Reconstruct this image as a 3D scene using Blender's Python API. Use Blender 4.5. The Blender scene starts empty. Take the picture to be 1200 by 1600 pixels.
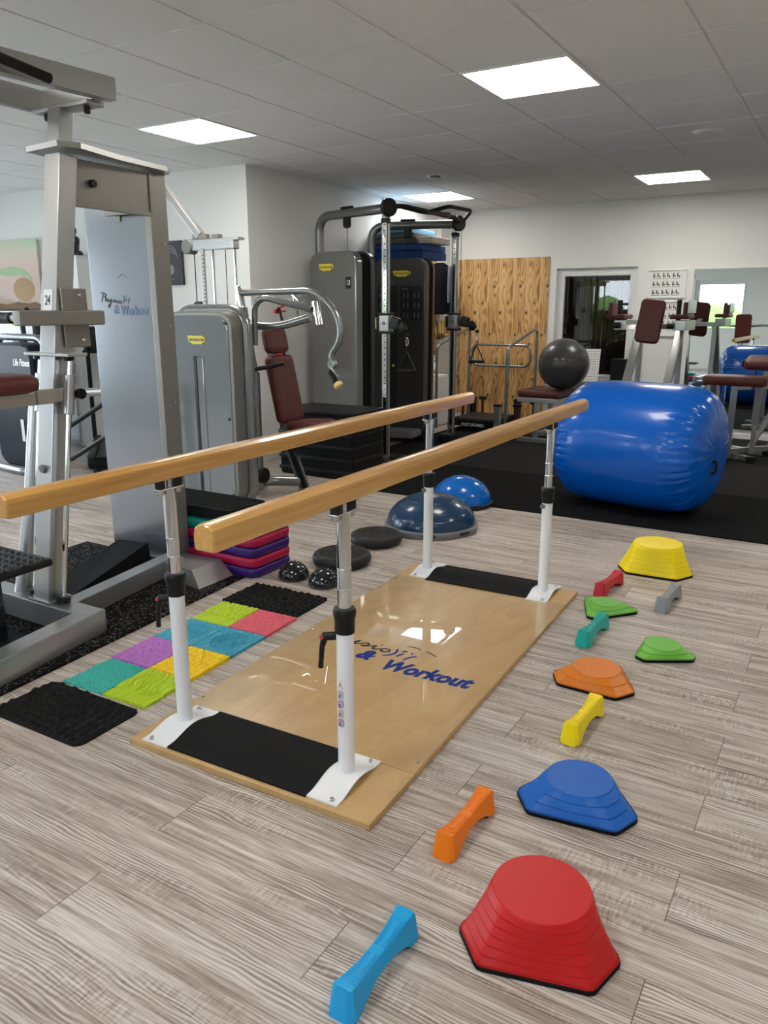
import bpy, bmesh, math, random
import numpy as np
from mathutils import Vector, Matrix, Euler
random.seed(7)
PI = math.pi
scene = bpy.context.scene
COL = scene.collection

# ------------------------------------------------------------------ materials
def new_mat(name):
    m = bpy.data.materials.new(name)
    m.use_nodes = True
    nt = m.node_tree
    return m, nt, nt.nodes['Principled BSDF']

def setc(b, color=None, rough=None, metal=None, coat=None, spec=None):
    if color is not None: b.inputs['Base Color'].default_value = (*color, 1)
    if rough is not None: b.inputs['Roughness'].default_value = rough
    if metal is not None: b.inputs['Metallic'].default_value = metal
    if coat is not None:
        b.inputs['Coat Weight'].default_value = coat
        b.inputs['Coat Roughness'].default_value = 0.06
    if spec is not None: b.inputs['Specular IOR Level'].default_value = spec

def nd(nt, t, **kw):
    n = nt.nodes.new(t)
    for k, v in kw.items():
        if k in n.inputs: n.inputs[k].default_value = v
        else: setattr(n, k, v)
    return n

def pm(name, color, rough=0.5, metal=0.0, coat=None, spec=None, bump=0.0, scale=60.0, var=0.06):
    """procedural material: slight colour mottling plus fine bump"""
    m, nt, b = new_mat(name)
    setc(b, color, rough, metal, coat, spec)
    tc = nd(nt, 'ShaderNodeTexCoord')
    nz = nd(nt, 'ShaderNodeTexNoise', Scale=scale, Detail=3.0)
    nt.links.new(tc.outputs['Object'], nz.inputs['Vector'])
    if var:
        mx = nd(nt, 'ShaderNodeMix', data_type='RGBA')
        mx.inputs[6].default_value = (*[c * (1 - var) for c in color], 1)
        mx.inputs[7].default_value = (*[min(1, c * (1 + var)) for c in color], 1)
        nt.links.new(nz.outputs['Fac'], mx.inputs[0])
        nt.links.new(mx.outputs[2], b.inputs['Base Color'])
    if bump:
        bp = nd(nt, 'ShaderNodeBump', Strength=bump, Distance=0.002)
        nt.links.new(nz.outputs['Fac'], bp.inputs['Height'])
        nt.links.new(bp.outputs['Normal'], b.inputs['Normal'])
    return m

def emit(name, color, strength):
    m, nt, b = new_mat(name)
    setc(b, (0.9, 0.9, 0.9), 0.5)
    b.inputs['Emission Color'].default_value = (*color, 1)
    b.inputs['Emission Strength'].default_value = strength
    return m

class G:  # tiny node-math helper
    def __init__(s, nt): s.nt = nt
    def put(s, sock, v):
        if isinstance(v, (int, float)): sock.default_value = v
        elif isinstance(v, tuple): sock.default_value = v
        else: s.nt.links.new(v, sock)
    def m(s, op, a, b=0.0, c=0.0):
        n = s.nt.nodes.new('ShaderNodeMath'); n.operation = op
        s.put(n.inputs[0], a); s.put(n.inputs[1], b); s.put(n.inputs[2], c)
        return n.outputs[0]
    def vec(s, x, y, z=0.0):
        n = s.nt.nodes.new('ShaderNodeCombineXYZ')
        s.put(n.inputs[0], x); s.put(n.inputs[1], y); s.put(n.inputs[2], z)
        return n.outputs[0]
    def noise(s, v, scale=1.0, detail=3.0, rough=0.55, dist=0.0):
        n = s.nt.nodes.new('ShaderNodeTexNoise')
        n.inputs['Scale'].default_value = scale; n.inputs['Detail'].default_value = detail
        n.inputs['Roughness'].default_value = rough; n.inputs['Distortion'].default_value = dist
        s.nt.links.new(v, n.inputs['Vector'])
        return n.outputs['Fac']
    def white(s, v):
        n = s.nt.nodes.new('ShaderNodeTexWhiteNoise'); n.noise_dimensions = '3D'
        s.nt.links.new(v, n.inputs['Vector'])
        return n.outputs['Value']
    def ramp(s, f, stops):
        n = s.nt.nodes.new('ShaderNodeValToRGB')
        cr = n.color_ramp
        while len(cr.elements) < len(stops): cr.elements.new(0.5)
        for e, (p, c) in zip(cr.elements, stops):
            e.position = p; e.color = (*c, 1)
        s.nt.links.new(f, n.inputs[0])
        return n.outputs[0]
    def mix(s, f, a, b, blend='MIX'):
        n = s.nt.nodes.new('ShaderNodeMix'); n.data_type = 'RGBA'; n.blend_type = blend
        s.put(n.inputs[0], f)
        for k, v in ((6, a), (7, b)):
            if isinstance(v, tuple): n.inputs[k].default_value = (*v, 1)
            else: s.nt.links.new(v, n.inputs[k])
        return n.outputs[2]
    def mr(s, f, a, b, c=0.0, d=1.0):
        n = s.nt.nodes.new('ShaderNodeMapRange')
        s.put(n.inputs[0], f)
        for i, v in enumerate((a, b, c, d)): n.inputs[i + 1].default_value = v
        return n.outputs[0]
    def bump(s, h, strength, dist, b):
        n = s.nt.nodes.new('ShaderNodeBump')
        n.inputs['Strength'].default_value = strength; n.inputs['Distance'].default_value = dist
        s.nt.links.new(h, n.inputs['Height']); s.nt.links.new(n.outputs['Normal'], b.inputs['Normal'])
    def xyz(s, kind='Object'):
        t = s.nt.nodes.new('ShaderNodeTexCoord')
        n = s.nt.nodes.new('ShaderNodeSeparateXYZ')
        s.nt.links.new(t.outputs[kind], n.inputs[0])
        return n.outputs[0], n.outputs[1], n.outputs[2]

def floor_material():
    m, nt, b = new_mat('whitewashed_plank_vinyl'); g = G(nt)
    x, y, z = g.xyz()
    W, L = 0.1905, 1.272
    ry = g.m('DIVIDE', g.m('SUBTRACT', y, 1.258), W)
    row = g.m('FLOOR', ry); fy = g.m('FRACT', ry)
    odd = g.m('PINGPONG', row, 1.0)
    rx = g.m('SUBTRACT', g.m('DIVIDE', g.m('SUBTRACT', x, -0.217), L), g.m('MULTIPLY', odd, 0.5))
    colm = g.m('FLOOR', rx); fx = g.m('FRACT', rx)
    pid = g.vec(row, colm, 3.7)
    r1 = g.white(pid); r2 = g.white(g.vec(colm, row, 9.1))
    # grain coordinates: stretched along the plank, offset per plank
    ox = g.m('ADD', x, g.m('MULTIPLY', r1, 37.0)); oy = g.m('ADD', y, g.m('MULTIPLY', r2, 19.0))
    warp = g.noise(g.vec(g.m('MULTIPLY', ox, 2.2), g.m('MULTIPLY', oy, 7.0)), 1.0, 2.0)
    warp2 = g.noise(g.vec(g.m('MULTIPLY', ox, 7.0), g.m('MULTIPLY', oy, 16.0)), 1.0, 3.0)
    wy = g.m('ADD', oy, g.m('ADD', g.m('MULTIPLY', warp, 0.075), g.m('MULTIPLY', warp2, 0.010)))
    rings = g.m('SINE', g.m('MULTIPLY', wy, 640.0))
    rings = g.mr(rings, -1.0, 1.0)
    fine = g.noise(g.vec(g.m('MULTIPLY', ox, 8.0), g.m('MULTIPLY', oy, 300.0)), 1.0, 4.0, 0.65)
    patch = g.noise(g.vec(g.m('MULTIPLY', ox, 2.0), g.m('MULTIPLY', oy, 20.0)), 1.0, 4.0, 0.6)
    streak = g.noise(g.vec(g.m('MULTIPLY', ox, 1.6), g.m('MULTIPLY', oy, 70.0)), 1.0, 3.0, 0.6)
    saw = g.noise(g.vec(g.m('MULTIPLY', ox, 150.0), g.m('MULTIPLY', oy, 22.0)), 1.0, 2.0)
    sawm = g.mr(g.noise(g.vec(g.m('MULTIPLY', ox, 3.0), g.m('MULTIPLY', oy, 9.0)), 1.0, 2.0), 0.50, 0.64)
    t = g.m('MULTIPLY', fine, 0.50)
    t = g.m('ADD', t, g.m('MULTIPLY', patch, 0.50))
    t = g.m('ADD', t, g.m('MULTIPLY', streak, 0.44))
    ringm = g.mr(g.noise(g.vec(g.m('MULTIPLY', ox, 1.7), g.m('MULTIPLY', oy, 8.0)), 1.0, 2.0), 0.44, 0.60)
    t = g.m('ADD', t, g.m('MULTIPLY', g.m('MULTIPLY', g.m('SUBTRACT', rings, 0.5), 0.22), ringm))
    t = g.m('ADD', t, g.m('MULTIPLY', g.m('MULTIPLY', g.m('SUBTRACT', saw, 0.5), 0.42), sawm))
    t = g.m('ADD', t, g.m('MULTIPLY', g.m('SUBTRACT', r1, 0.5), 0.06))
    base = g.ramp(g.mr(t, 0.54, 0.90), [(0.0, (0.120, 0.090, 0.070)), (0.25, (0.245, 0.195, 0.158)),
                                        (0.50, (0.390, 0.330, 0.280)), (0.75, (0.560, 0.510, 0.455)), (1.0, (0.680, 0.640, 0.590))])
    tint = g.mix(g.m('MULTIPLY', r2, 0.30), base, (0.40, 0.335, 0.29))
    # plank seams
    ey = g.m('MINIMUM', fy, g.m('SUBTRACT', 1.0, fy)); ex = g.m('MINIMUM', fx, g.m('SUBTRACT', 1.0, fx))
    sy = g.m('LESS_THAN', ey, 0.0028); sx = g.m('LESS_THAN', ex, 0.0011)
    seam = g.m('MAXIMUM', g.m('MULTIPLY', sy, 0.5), sx)
    col = g.mix(g.m('MULTIPLY', seam, 0.75), tint, (0.06, 0.048, 0.04))
    nt.links.new(col, b.inputs['Base Color'])
    nt.links.new(g.mr(fine, 0.3, 0.8, 0.50, 0.40), b.inputs['Roughness'])
    setc(b, spec=0.4)
    h = g.m('SUBTRACT', g.m('MULTIPLY', t, 0.4), g.m('MULTIPLY', seam, 1.0))
    g.bump(h, 0.35, 0.0015, b)
    return m

def wood_bar_material():
    m, nt, b = new_mat('honey_lacquered_beech'); g = G(nt)
    x, y, z = g.xyz()
    v = g.vec(g.m('MULTIPLY', x, 55.0), g.m('MULTIPLY', y, 2.0), g.m('MULTIPLY', z, 55.0))
    n = g.noise(v, 1.0, 4.0, 0.6, 0.6)
    v2 = g.vec(g.m('MULTIPLY', x, 10.0), g.m('MULTIPLY', y, 1.2), g.m('MULTIPLY', z, 12.0))
    n2 = g.noise(v2, 1.0, 2.0)
    t = g.m('ADD', g.m('MULTIPLY', n, 0.6), g.m('MULTIPLY', n2, 0.5))
    c = g.ramp(t, [(0.3, (0.40, 0.19, 0.040)), (0.55, (0.55, 0.295, 0.075)), (0.8, (0.66, 0.39, 0.125))])
    nt.links.new(c, b.inputs['Base Color']); setc(b, rough=0.3, coat=0.6)
    return m

def plywood_material(name, coat):
    m, nt, b = new_mat(name); g = G(nt)
    x, y, z = g.xyz()
    n = g.noise(g.vec(g.m('MULTIPLY', x, 9.0), g.m('MULTIPLY', y, 3.0)), 1.0, 4.0, 0.6, 1.2)
    n2 = g.noise(g.vec(g.m('MULTIPLY', x, 2.0), g.m('MULTIPLY', y, 120.0)), 1.0, 3.0, 0.6)
    t = g.m('ADD', g.m('MULTIPLY', n, 0.7), g.m('MULTIPLY', n2, 0.3))
    c = g.ramp(t, [(0.25, (0.38, 0.225, 0.085)), (0.5, (0.48, 0.305, 0.125)), (0.75, (0.55, 0.37, 0.165))])
    nt.links.new(c, b.inputs['Base Color']); setc(b, rough=0.45)
    if coat: setc(b, rough=0.3, coat=1.0); b.inputs['Coat Roughness'].default_value = 0.012; b.inputs['Coat IOR'].default_value = 1.55
    return m

def knotty_material():
    m, nt, b = new_mat('knotty_pine_board'); g = G(nt)
    x, y, z = g.xyz()
    P = 0.35                                   # the veneer sheet repeats sideways
    px = g.m('FRACT', g.m('DIVIDE', g.m('ADD', x, 10.0), P))
    u = g.m('MULTIPLY', px, P)
    # long flame grain, bent around the knots
    knots = [(0.10, 1.62, 1.0), (0.19, 1.30, 1.0), (0.29, 1.42, 0.7), (0.055, 1.03, 0.9), (0.25, 0.92, 0.8), (0.16, 0.66, 1.2), (0.31, 0.48, 0.8), (0.06, 0.25, 1.0), (0.22, 1.88, 0.6)]
    bend = None; dark = None
    for kx, kz, s in knots:
        dx = g.m('SUBTRACT', u, kx); dz = g.m('SUBTRACT', z, kz)
        r2 = g.m('ADD', g.m('MULTIPLY', g.m('MULTIPLY', dx, dx), 1.0 / (0.022 * s) ** 2), g.m('MULTIPLY', g.m('MULTIPLY', dz, dz), 1.0 / (0.075 * s) ** 2))
        e = g.m('POWER', 2.718, g.m('MULTIPLY', r2, -0.5))
        bend = e if bend is None else g.m('ADD', bend, e)
        d2 = g.m('ADD', g.m('MULTIPLY', g.m('MULTIPLY', dx, dx), 1.0 / (0.016 * s) ** 2), g.m('MULTIPLY', g.m('MULTIPLY', dz, dz), 1.0 / (0.022 * s) ** 2))
        d = g.m('POWER', 2.718, g.m('MULTIPLY', d2, -0.9))
        dark = d if dark is None else g.m('MAXIMUM', dark, d)
    nn = g.noise(g.vec(g.m('MULTIPLY', u, 7.0), 0.0, g.m('MULTIPLY', z, 1.7)), 1.0, 2.0)
    f = g.m('ADD', g.m('ADD', g.m('MULTIPLY', u, 150.0), g.m('MULTIPLY', bend, 8.0)), g.m('MULTIPLY', nn, 42.0))
    rings = g.mr(g.m('SINE', f), -1.0, 1.0)
    board = g.white(g.vec(g.m('FLOOR', g.m('DIVIDE', u, 0.0875)), 2.0, 1.0))
    big = g.noise(g.vec(g.m('MULTIPLY', u, 9.0), 0.0, g.m('MULTIPLY', z, 1.0)), 1.0, 2.0)
    t = g.m('ADD', g.m('ADD', g.m('MULTIPLY', g.m('POWER', rings, 2.0), 0.30), g.m('MULTIPLY', board, 0.40)), g.m('MULTIPLY', big, 0.62))
    c = g.ramp(t, [(0.34, (0.72, 0.48, 0.22)), (0.54, (0.60, 0.355, 0.135)), (0.72, (0.40, 0.20, 0.062)), (0.95, (0.16, 0.06, 0.02))])
    c = g.mix(g.mr(dark, 0.15, 0.75), c, (0.075, 0.025, 0.010))
    nt.links.new(c, b.inputs['Base Color']); setc(b, rough=0.5)
    return m

def rubber_material(name, base, speck, amt=0.62, scale=420.0):
    m, nt, b = new_mat(name); g = G(nt)
    x, y, z = g.xyz()
    v = nt.nodes.new('ShaderNodeTexVoronoi'); v.inputs['Scale'].default_value = scale * 0.5
    nt.links.new(g.vec(x, y, z), v.inputs['Vector'])
    w = g.white(v.outputs['Position'])
    s = g.m('GREATER_THAN', w, amt + 0.3)
    c = g.mix(s, base, speck)
    nt.links.new(c, b.inputs['Base Color']); setc(b, rough=0.9, spec=0.08)
    g.bump(v.outputs['Distance'], 0.4, 0.002, b)
    return m

def tile_material():
    m, nt, b = new_mat('mineral_fibre_tile'); g = G(nt)
    x, y, z = g.xyz()
    n = g.noise(g.vec(x, y, z), 260.0, 3.0, 0.7)
    n2 = g.noise(g.vec(x, y, z), 2.0, 2.0)
    c = g.ramp(g.m('ADD', g.m('MULTIPLY', n, 0.8), g.m('MULTIPLY', n2, 0.2)), [(0.3, (0.69, 0.69, 0.68)), (0.7, (0.77, 0.77, 0.76))])
    nt.links.new(c, b.inputs['Base Color']); setc(b, rough=0.9, spec=0.2)
    g.bump(n, 0.3, 0.002, b)
    return m

def wall_material():
    m, nt, b = new_mat('white_wall_paint'); g = G(nt)
    x, y, z = g.xyz()
    n = g.noise(g.vec(x, y, z), 140.0, 4.0, 0.6)
    c = g.ramp(n, [(0.3, (0.72, 0.72, 0.71)), (0.7, (0.77, 0.77, 0.76))])
    nt.links.new(c, b.inputs['Base Color']); setc(b, rough=0.8, spec=0.2)
    g.bump(n, 0.25, 0.002, b)
    return m

def pane_material(name, tint=(1, 1, 1), refl=1.0):
    m = bpy.data.materials.new(name); m.use_nodes = True
    nt = m.node_tree; nt.nodes.clear()
    o = nt.nodes.new('ShaderNodeOutputMaterial'); mx = nt.nodes.new('ShaderNodeMixShader')
    tr = nt.nodes.new('ShaderNodeBsdfTransparent'); gl = nt.nodes.new('ShaderNodeBsdfGlossy')
    fr = nt.nodes.new('ShaderNodeFresnel'); fr.inputs[0].default_value = 1.5
    mu = nt.nodes.new('ShaderNodeMath'); mu.operation = 'MULTIPLY'; mu.inputs[1].default_value = refl
    tr.inputs[0].default_value = (*tint, 1); gl.inputs['Roughness'].default_value = 0.01
    nt.links.new(fr.outputs[0], mu.inputs[0]); nt.links.new(mu.outputs[0], mx.inputs[0])
    nt.links.new(tr.outputs[0], mx.inputs[1]); nt.links.new(gl.outputs[0], mx.inputs[2])
    nt.links.new(mx.outputs[0], o.inputs[0])
    return m

def leaf_material():
    m, nt, b = new_mat('hedge_leaves'); g = G(nt)
    x, y, z = g.xyz()
    n = g.noise(g.vec(x, y, z), 9.0, 5.0, 0.7)
    c = g.ramp(n, [(0.3, (0.02, 0.05, 0.006)), (0.55, (0.07, 0.15, 0.015)), (0.75, (0.16, 0.22, 0.03))])
    nt.links.new(c, b.inputs['Base Color']); setc(b, rough=0.7)
    g.bump(n, 1.0, 0.05, b)
    return m

M = {}
M['floor'] = floor_material()
M['tile'] = tile_material()
M['wall'] = wall_material()
M['grid'] = pm('painted_grid', (0.70, 0.70, 0.69), 0.5)
M['trim'] = pm('white_trim', (0.78, 0.78, 0.77), 0.35)
M['upvc'] = pm('white_window_plastic', (0.72, 0.73, 0.74), 0.3)
M['bar'] = wood_bar_material()
M['ply'] = plywood_material('raw_plywood', False)
M['plygloss'] = plywood_material('plywood_under_gloss', True)
M['pine'] = knotty_material()
M['rubber_gym'] = rubber_material('black_gym_rubber', (0.0055, 0.0055, 0.006), (0.02, 0.02, 0.02))
M['rubber_grey'] = rubber_material('grey_gym_rubber', (0.017, 0.017, 0.018), (0.03, 0.03, 0.03))
M['rubber_fleck'] = rubber_material('flecked_rubber', (0.007, 0.0065, 0.0065), (0.09, 0.085, 0.08), 0.55, 260.0)
M['black'] = pm('black_plastic', (0.006, 0.006, 0.0065), 0.4, spec=0.3, bump=0.15, scale=300)
M['blackmatte'] = pm('matte_black', (0.006, 0.006, 0.0065), 0.75, spec=0.15, bump=0.3, scale=200)
M['blackgloss'] = pm('gloss_black', (0.010, 0.011, 0.013), 0.12, coat=0.5)
M['silver'] = pm('silver_paint', (0.40, 0.40, 0.395), 0.30, 0.8, bump=0.04, scale=400, var=0.03)
M['silverpanel'] = pm('satin_silver_sheet', (0.36, 0.385, 0.42), 0.19, 0.85, var=0.02)
M['taupe'] = pm('warm_grey_paint', (0.23, 0.218, 0.20), 0.4, 0.6, var=0.03)
M['chrome'] = pm('chrome', (0.72, 0.74, 0.76), 0.07, 1.0, var=0.01)
M['steel'] = pm('brushed_steel', (0.55, 0.55, 0.55), 0.25, 1.0, bump=0.05, scale=300, var=0.03)
M['tgrey'] = pm('gloss_grey_shield', (0.16, 0.163, 0.158), 0.15, 0.15, coat=1.0, var=0.02)
M['tlight'] = pm('gloss_light_grey_shield', (0.22, 0.238, 0.245), 0.10, 0.2, coat=1.0, var=0.02)
M['tdark'] = pm('dark_grey_shield', (0.042, 0.042, 0.040), 0.35, 0.1, coat=0.3, var=0.02)
M['ttube'] = pm('metallic_grey_tube', (0.23, 0.24, 0.24), 0.25, 0.65, coat=0.5, var=0.02)
M['maroon'] = pm('maroon_leatherette', (0.085, 0.018, 0.015), 0.42, spec=0.3, bump=0.25, scale=500)
M['white'] = pm('white_powder_coat', (0.78, 0.79, 0.80), 0.28, coat=0.3, var=0.01)
M['cream'] = pm('cream_paper', (0.75, 0.75, 0.73), 0.6)
M['yellow'] = pm('yellow_plastic', (0.86, 0.66, 0.02), 0.4)
M['badge'] = pm('yellow_badge', (0.80, 0.66, 0.05), 0.4)
M['brass'] = pm('pale_yellow_knob', (0.74, 0.60, 0.22), 0.35)
M['redtip'] = pm('red_button', (0.45, 0.03, 0.02), 0.4)
M['ink'] = pm('black_ink', (0.008, 0.008, 0.010), 0.5)
M['blueink'] = pm('blue_ink', (0.003, 0.026, 0.19), 0.5, spec=0.15)
M['greyblueink'] = pm('grey_blue_ink', (0.12, 0.17, 0.30), 0.45)
M['navy'] = pm('navy_cover', (0.006, 0.009, 0.017), 0.45, spec=0.2)
M['domenavy'] = pm('navy_rubber_dome', (0.007, 0.034, 0.085), 0.28, coat=0.35, spec=0.3)
M['domeblue'] = pm('bright_blue_dome', (0.002, 0.12, 0.48), 0.2, coat=0.4, spec=0.3)
M['rollblue'] = pm('blue_vinyl', (0.0015, 0.095, 0.47), 0.24, coat=0.22, spec=0.3, var=0.03)
M['discgrey'] = pm('charcoal_rubber', (0.020, 0.020, 0.021), 0.5, spec=0.25, bump=0.1)
M['ballgrey'] = pm('grey_ball_rubber', (0.052, 0.052, 0.053), 0.30, coat=0.12, spec=0.35)
M['basegrey'] = pm('grey_base_plastic', (0.155, 0.155, 0.16), 0.45)
M['pane'] = pane_material('clear_pane')
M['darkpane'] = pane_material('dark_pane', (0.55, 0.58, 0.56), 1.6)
M['mirror'] = pm('mirror_silver', (0.80, 0.87, 0.85), 0.0, 1.0, var=0.0)
M['lamp'] = emit('lamp_diffuser', (1.0, 0.955, 0.87), 12.5)
M['leaf'] = leaf_material()
M['paving'] = pm('pale_paving', (0.62, 0.61, 0.58), 0.8, bump=0.3, scale=8)
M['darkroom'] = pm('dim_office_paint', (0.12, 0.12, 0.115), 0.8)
def col(name, c, rough=0.45, **k):
    k.setdefault('spec', 0.3); M[name] = pm(name, c, rough, **k); return M[name]

# ------------------------------------------------------------------ mesh builder
def frames(pts, closed=False):
    """parallel transport frames along a polyline"""
    n = len(pts); T = []
    for i in range(n):
        if closed: t = pts[(i + 1) % n] - pts[i - 1]
        elif i == 0: t = pts[1] - pts[0]
        elif i == n - 1: t = pts[-1] - pts[-2]
        else: t = (pts[i + 1] - pts[i]).normalized() + (pts[i] - pts[i - 1]).normalized()
        T.append(t.normalized())
    a = Vector((0, 0, 1)) if abs(T[0].z) < 0.9 else Vector((1, 0, 0))
    u = (a - T[0] * a.dot(T[0])).normalized(); F = []
    for t in T:
        u = (u - t * u.dot(t)).normalized()
        F.append((u, t.cross(u)))
    return F

def fillet(pts, r, k=6):
    pts = [Vector(p) for p in pts]; out = [pts[0]]
    for i in range(1, len(pts) - 1):
        a, p, b = pts[i - 1], pts[i], pts[i + 1]
        d1 = (a - p); d2 = (b - p); l = min(r, d1.length * 0.48, d2.length * 0.48)
        s = p + d1.normalized() * l; e = p + d2.normalized() * l
        for j in range(k + 1):
            t = j / k
            out.append(s * (1 - t) ** 2 + p * 2 * t * (1 - t) + e * t * t)
    out.append(pts[-1]); return out

def rrect(w, h, r, k=5):
    o = []
    for cx, cy, a0 in ((w / 2 - r, h / 2 - r, 0), (-w / 2 + r, h / 2 - r, 90), (-w / 2 + r, -h / 2 + r, 180), (w / 2 - r, -h / 2 + r, 270)):
        for j in range(k + 1):
            a = math.radians(a0 + 90 * j / k); o.append((cx + r * math.cos(a), cy + r * math.sin(a)))
    return o

RX = Matrix.Rotation(PI / 2, 4, 'X')            # local XY plane -> stands up, facing -Y
def T(x, y, z): return Matrix.Translation((x, y, z))
def RZ(d): return Matrix.Rotation(math.radians(d), 4, 'Z')

class MB:
    def __init__(s, mat=None): s.bm = bmesh.new(); s.M = mat or Matrix.Identity(4)
    def face(s, vs):
        try: s.bm.faces.new(vs)
        except ValueError: pass
    def v(s, p): return s.bm.verts.new(s.M @ Vector(p))
    def merge(s, b, mat):
        mp = {}
        for w in b.verts: mp[w] = s.bm.verts.new(s.M @ mat @ w.co)
        for f in b.faces: s.face([mp[w] for w in f.verts])
        b.free()
    def box(s, c, d, bev=0.0, seg=2, mat=None):
        b = bmesh.new(); bmesh.ops.create_cube(b, size=1.0)
        for w in b.verts: w.co = Vector((w.co.x * d[0], w.co.y * d[1], w.co.z * d[2]))
        if bev: bmesh.ops.bevel(b, geom=b.edges[:], offset=min(bev, min(d) * 0.49), segments=seg, affect='EDGES', profile=0.5)
        s.merge(b, Matrix.Translation(c) @ (mat or Matrix.Identity(4))); return s
    def bar(s, p0, p1, w, h, bev=0.004, up=(0, 0, 1)):
        p0, p1 = Vector(p0), Vector(p1); y = (p1 - p0); L = y.length; y.normalize()
        u = Vector(up)
        if abs(u.dot(y)) > 0.98: u = Vector((0, 1, 0))
        x = y.cross(u).normalized(); z = x.cross(y)
        R = Matrix((x, y, z)).transposed().to_4x4()
        b = bmesh.new(); bmesh.ops.create_cube(b, size=1.0)
        for q in b.verts: q.co = Vector((q.co.x * w, q.co.y * L, q.co.z * h))
        if bev: bmesh.ops.bevel(b, geom=b.edges[:], offset=min(bev, min(w, h, L) * 0.45), segments=2, affect='EDGES', profile=0.5)
        s.merge(b, Matrix.Translation((p0 + p1) / 2) @ R); return s
    def rings(s, R, cap0=True, cap1=True, closed=False):
        V = [[s.v(p) for p in r] for r in R]; n = len(V[0])
        m = len(V)
        for i in range(m if closed else m - 1):
            a, b = V[i], V[(i + 1) % m]
            for j in range(n): s.face((a[j], a[(j + 1) % n], b[(j + 1) % n], b[j]))
        if not closed:
            if cap0: s.face(list(reversed(V[0])))
            if cap1: s.face(V[-1])
        return s
    def tube(s, pts, r, n=12, fil=0.0, closed=False, caps=True, flat=None):
        pts = [Vector(p) for p in pts]
        if fil and not closed: pts = fillet(pts, fil)
        if fil and closed:
            k = len(pts); q = []
            for i in range(k): q += fillet([pts[i - 1], pts[i], pts[(i + 1) % k]], fil)[1:-1]
            pts = q
        F = frames(pts, closed); R = []
        rr = r if isinstance(r, (list, tuple)) else [r] * len(pts)
        for p, (u, w), ra in zip(pts, F, rr):
            R.append([p + (u * math.cos(2 * PI * j / n) + w * math.sin(2 * PI * j / n)) * ra for j in range(n)])
        return s.rings(R, caps, caps, closed)
    def cyl(s, p0, p1, r, r1=None, n=24, bev=0.0):
        p0, p1 = Vector(p0), Vector(p1); r1 = r if r1 is None else r1
        if bev:
            d = (p1 - p0).normalized()
            return s.tubev([p0, p0 + d * bev, p1 - d * bev, p1], [r - bev, r, r1, r1 - bev], n)
        return s.tubev([p0, p1], [r, r1], n)
    def tubev(s, pts, rs, n=24): return s.tube(pts, rs, n)
    def lathe(s, prof, c=(0, 0, 0), n=48, axis='Z', mat=None):
        m = Matrix.Translation(c) @ (mat or Matrix.Identity(4)); V = []
        for (r, z) in prof:
            if r < 1e-6: V.append([s.v(m @ Vector((0, 0, z)))])
            else: V.append([s.v(m @ Vector((r * math.cos(2 * PI * j / n), r * math.sin(2 * PI * j / n), z))) for j in range(n)])
        for a, b in zip(V, V[1:]):
            for j in range(n):
                k = (j + 1) % n
                if len(a) == 1 and len(b) > 1: s.face((a[0], b[k], b[j]))
                elif len(b) == 1 and len(a) > 1: s.face((a[j], a[k], b[0]))
                elif len(a) > 1: s.face((a[j], a[k], b[k], b[j]))
        if len(V[0]) > 1: s.face(list(reversed(V[0])))
        if len(V[-1]) > 1: s.face(V[-1])
        return s
    def sphere(s, c, r, n=24, mat=None):
        r = (r, r, r) if isinstance(r, (int, float)) else r
        b = bmesh.new(); bmesh.ops.create_uvsphere(b, u_segments=n, v_segments=n // 2, radius=1.0)
        for q in b.verts: q.co = Vector((q.co.x * r[0], q.co.y * r[1], q.co.z * r[2]))
        s.merge(b, Matrix.Translation(c) @ (mat or Matrix.Identity(4))); return s
    def prism(s, poly, depth, mat=None, bev=0.0):
        """polygon in local XY, extruded towards local -Z (front face at z=0)"""
        m = mat or Matrix.Identity(4); R = []
        if bev:
            cx = sum(p[0] for p in poly) / len(poly); cy = sum(p[1] for p in poly) / len(poly)
            n = len(poly); ins = []
            for i in range(n):
                a, p, q = poly[i - 1], poly[i], poly[(i + 1) % n]
                tx, ty = q[0] - a[0], q[1] - a[1]; l = math.hypot(tx, ty) or 1
                ins.append((p[0] - ty / l * bev, p[1] + tx / l * bev))
            R = [[m @ Vector((*p, -depth)) for p in ins], [m @ Vector((*p, -depth + bev)) for p in poly],
                 [m @ Vector((*p, -bev)) for p in poly], [m @ Vector((*p, -bev * 0.29)) for p in [((a[0] * 0.3 + b[0] * 0.7), (a[1] * 0.3 + b[1] * 0.7)) for a, b in zip(poly, ins)]], [m @ Vector((*p, 0)) for p in ins]]
        else: R = [[m @ Vector((*p, -depth)) for p in poly], [m @ Vector((*p, 0)) for p in poly]]
        return s.rings(R)
    def text(s, t, size, mat, shear=0.0, bold=0.0, thick=0.0008, sx=1.0, align='LEFT'):
        cu = bpy.data.curves.new('lettering', 'FONT'); cu.body = t; cu.size = size; cu.shear = shear
        cu.offset = bold; cu.extrude = thick; cu.align_x = align; cu.resolution_u = 3
        ob = bpy.data.objects.new('lettering_tmp', cu); COL.objects.link(ob)
        dg = bpy.context.evaluated_depsgraph_get(); dg.update()
        me = bpy.data.meshes.new_from_object(ob.evaluated_get(dg))
        b = bmesh.new(); b.from_mesh(me)
        for q in b.verts: q.co.x *= sx
        s.merge(b, mat)
        bpy.data.objects.remove(ob); bpy.data.curves.remove(cu); bpy.data.meshes.remove(me)
        return s
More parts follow.
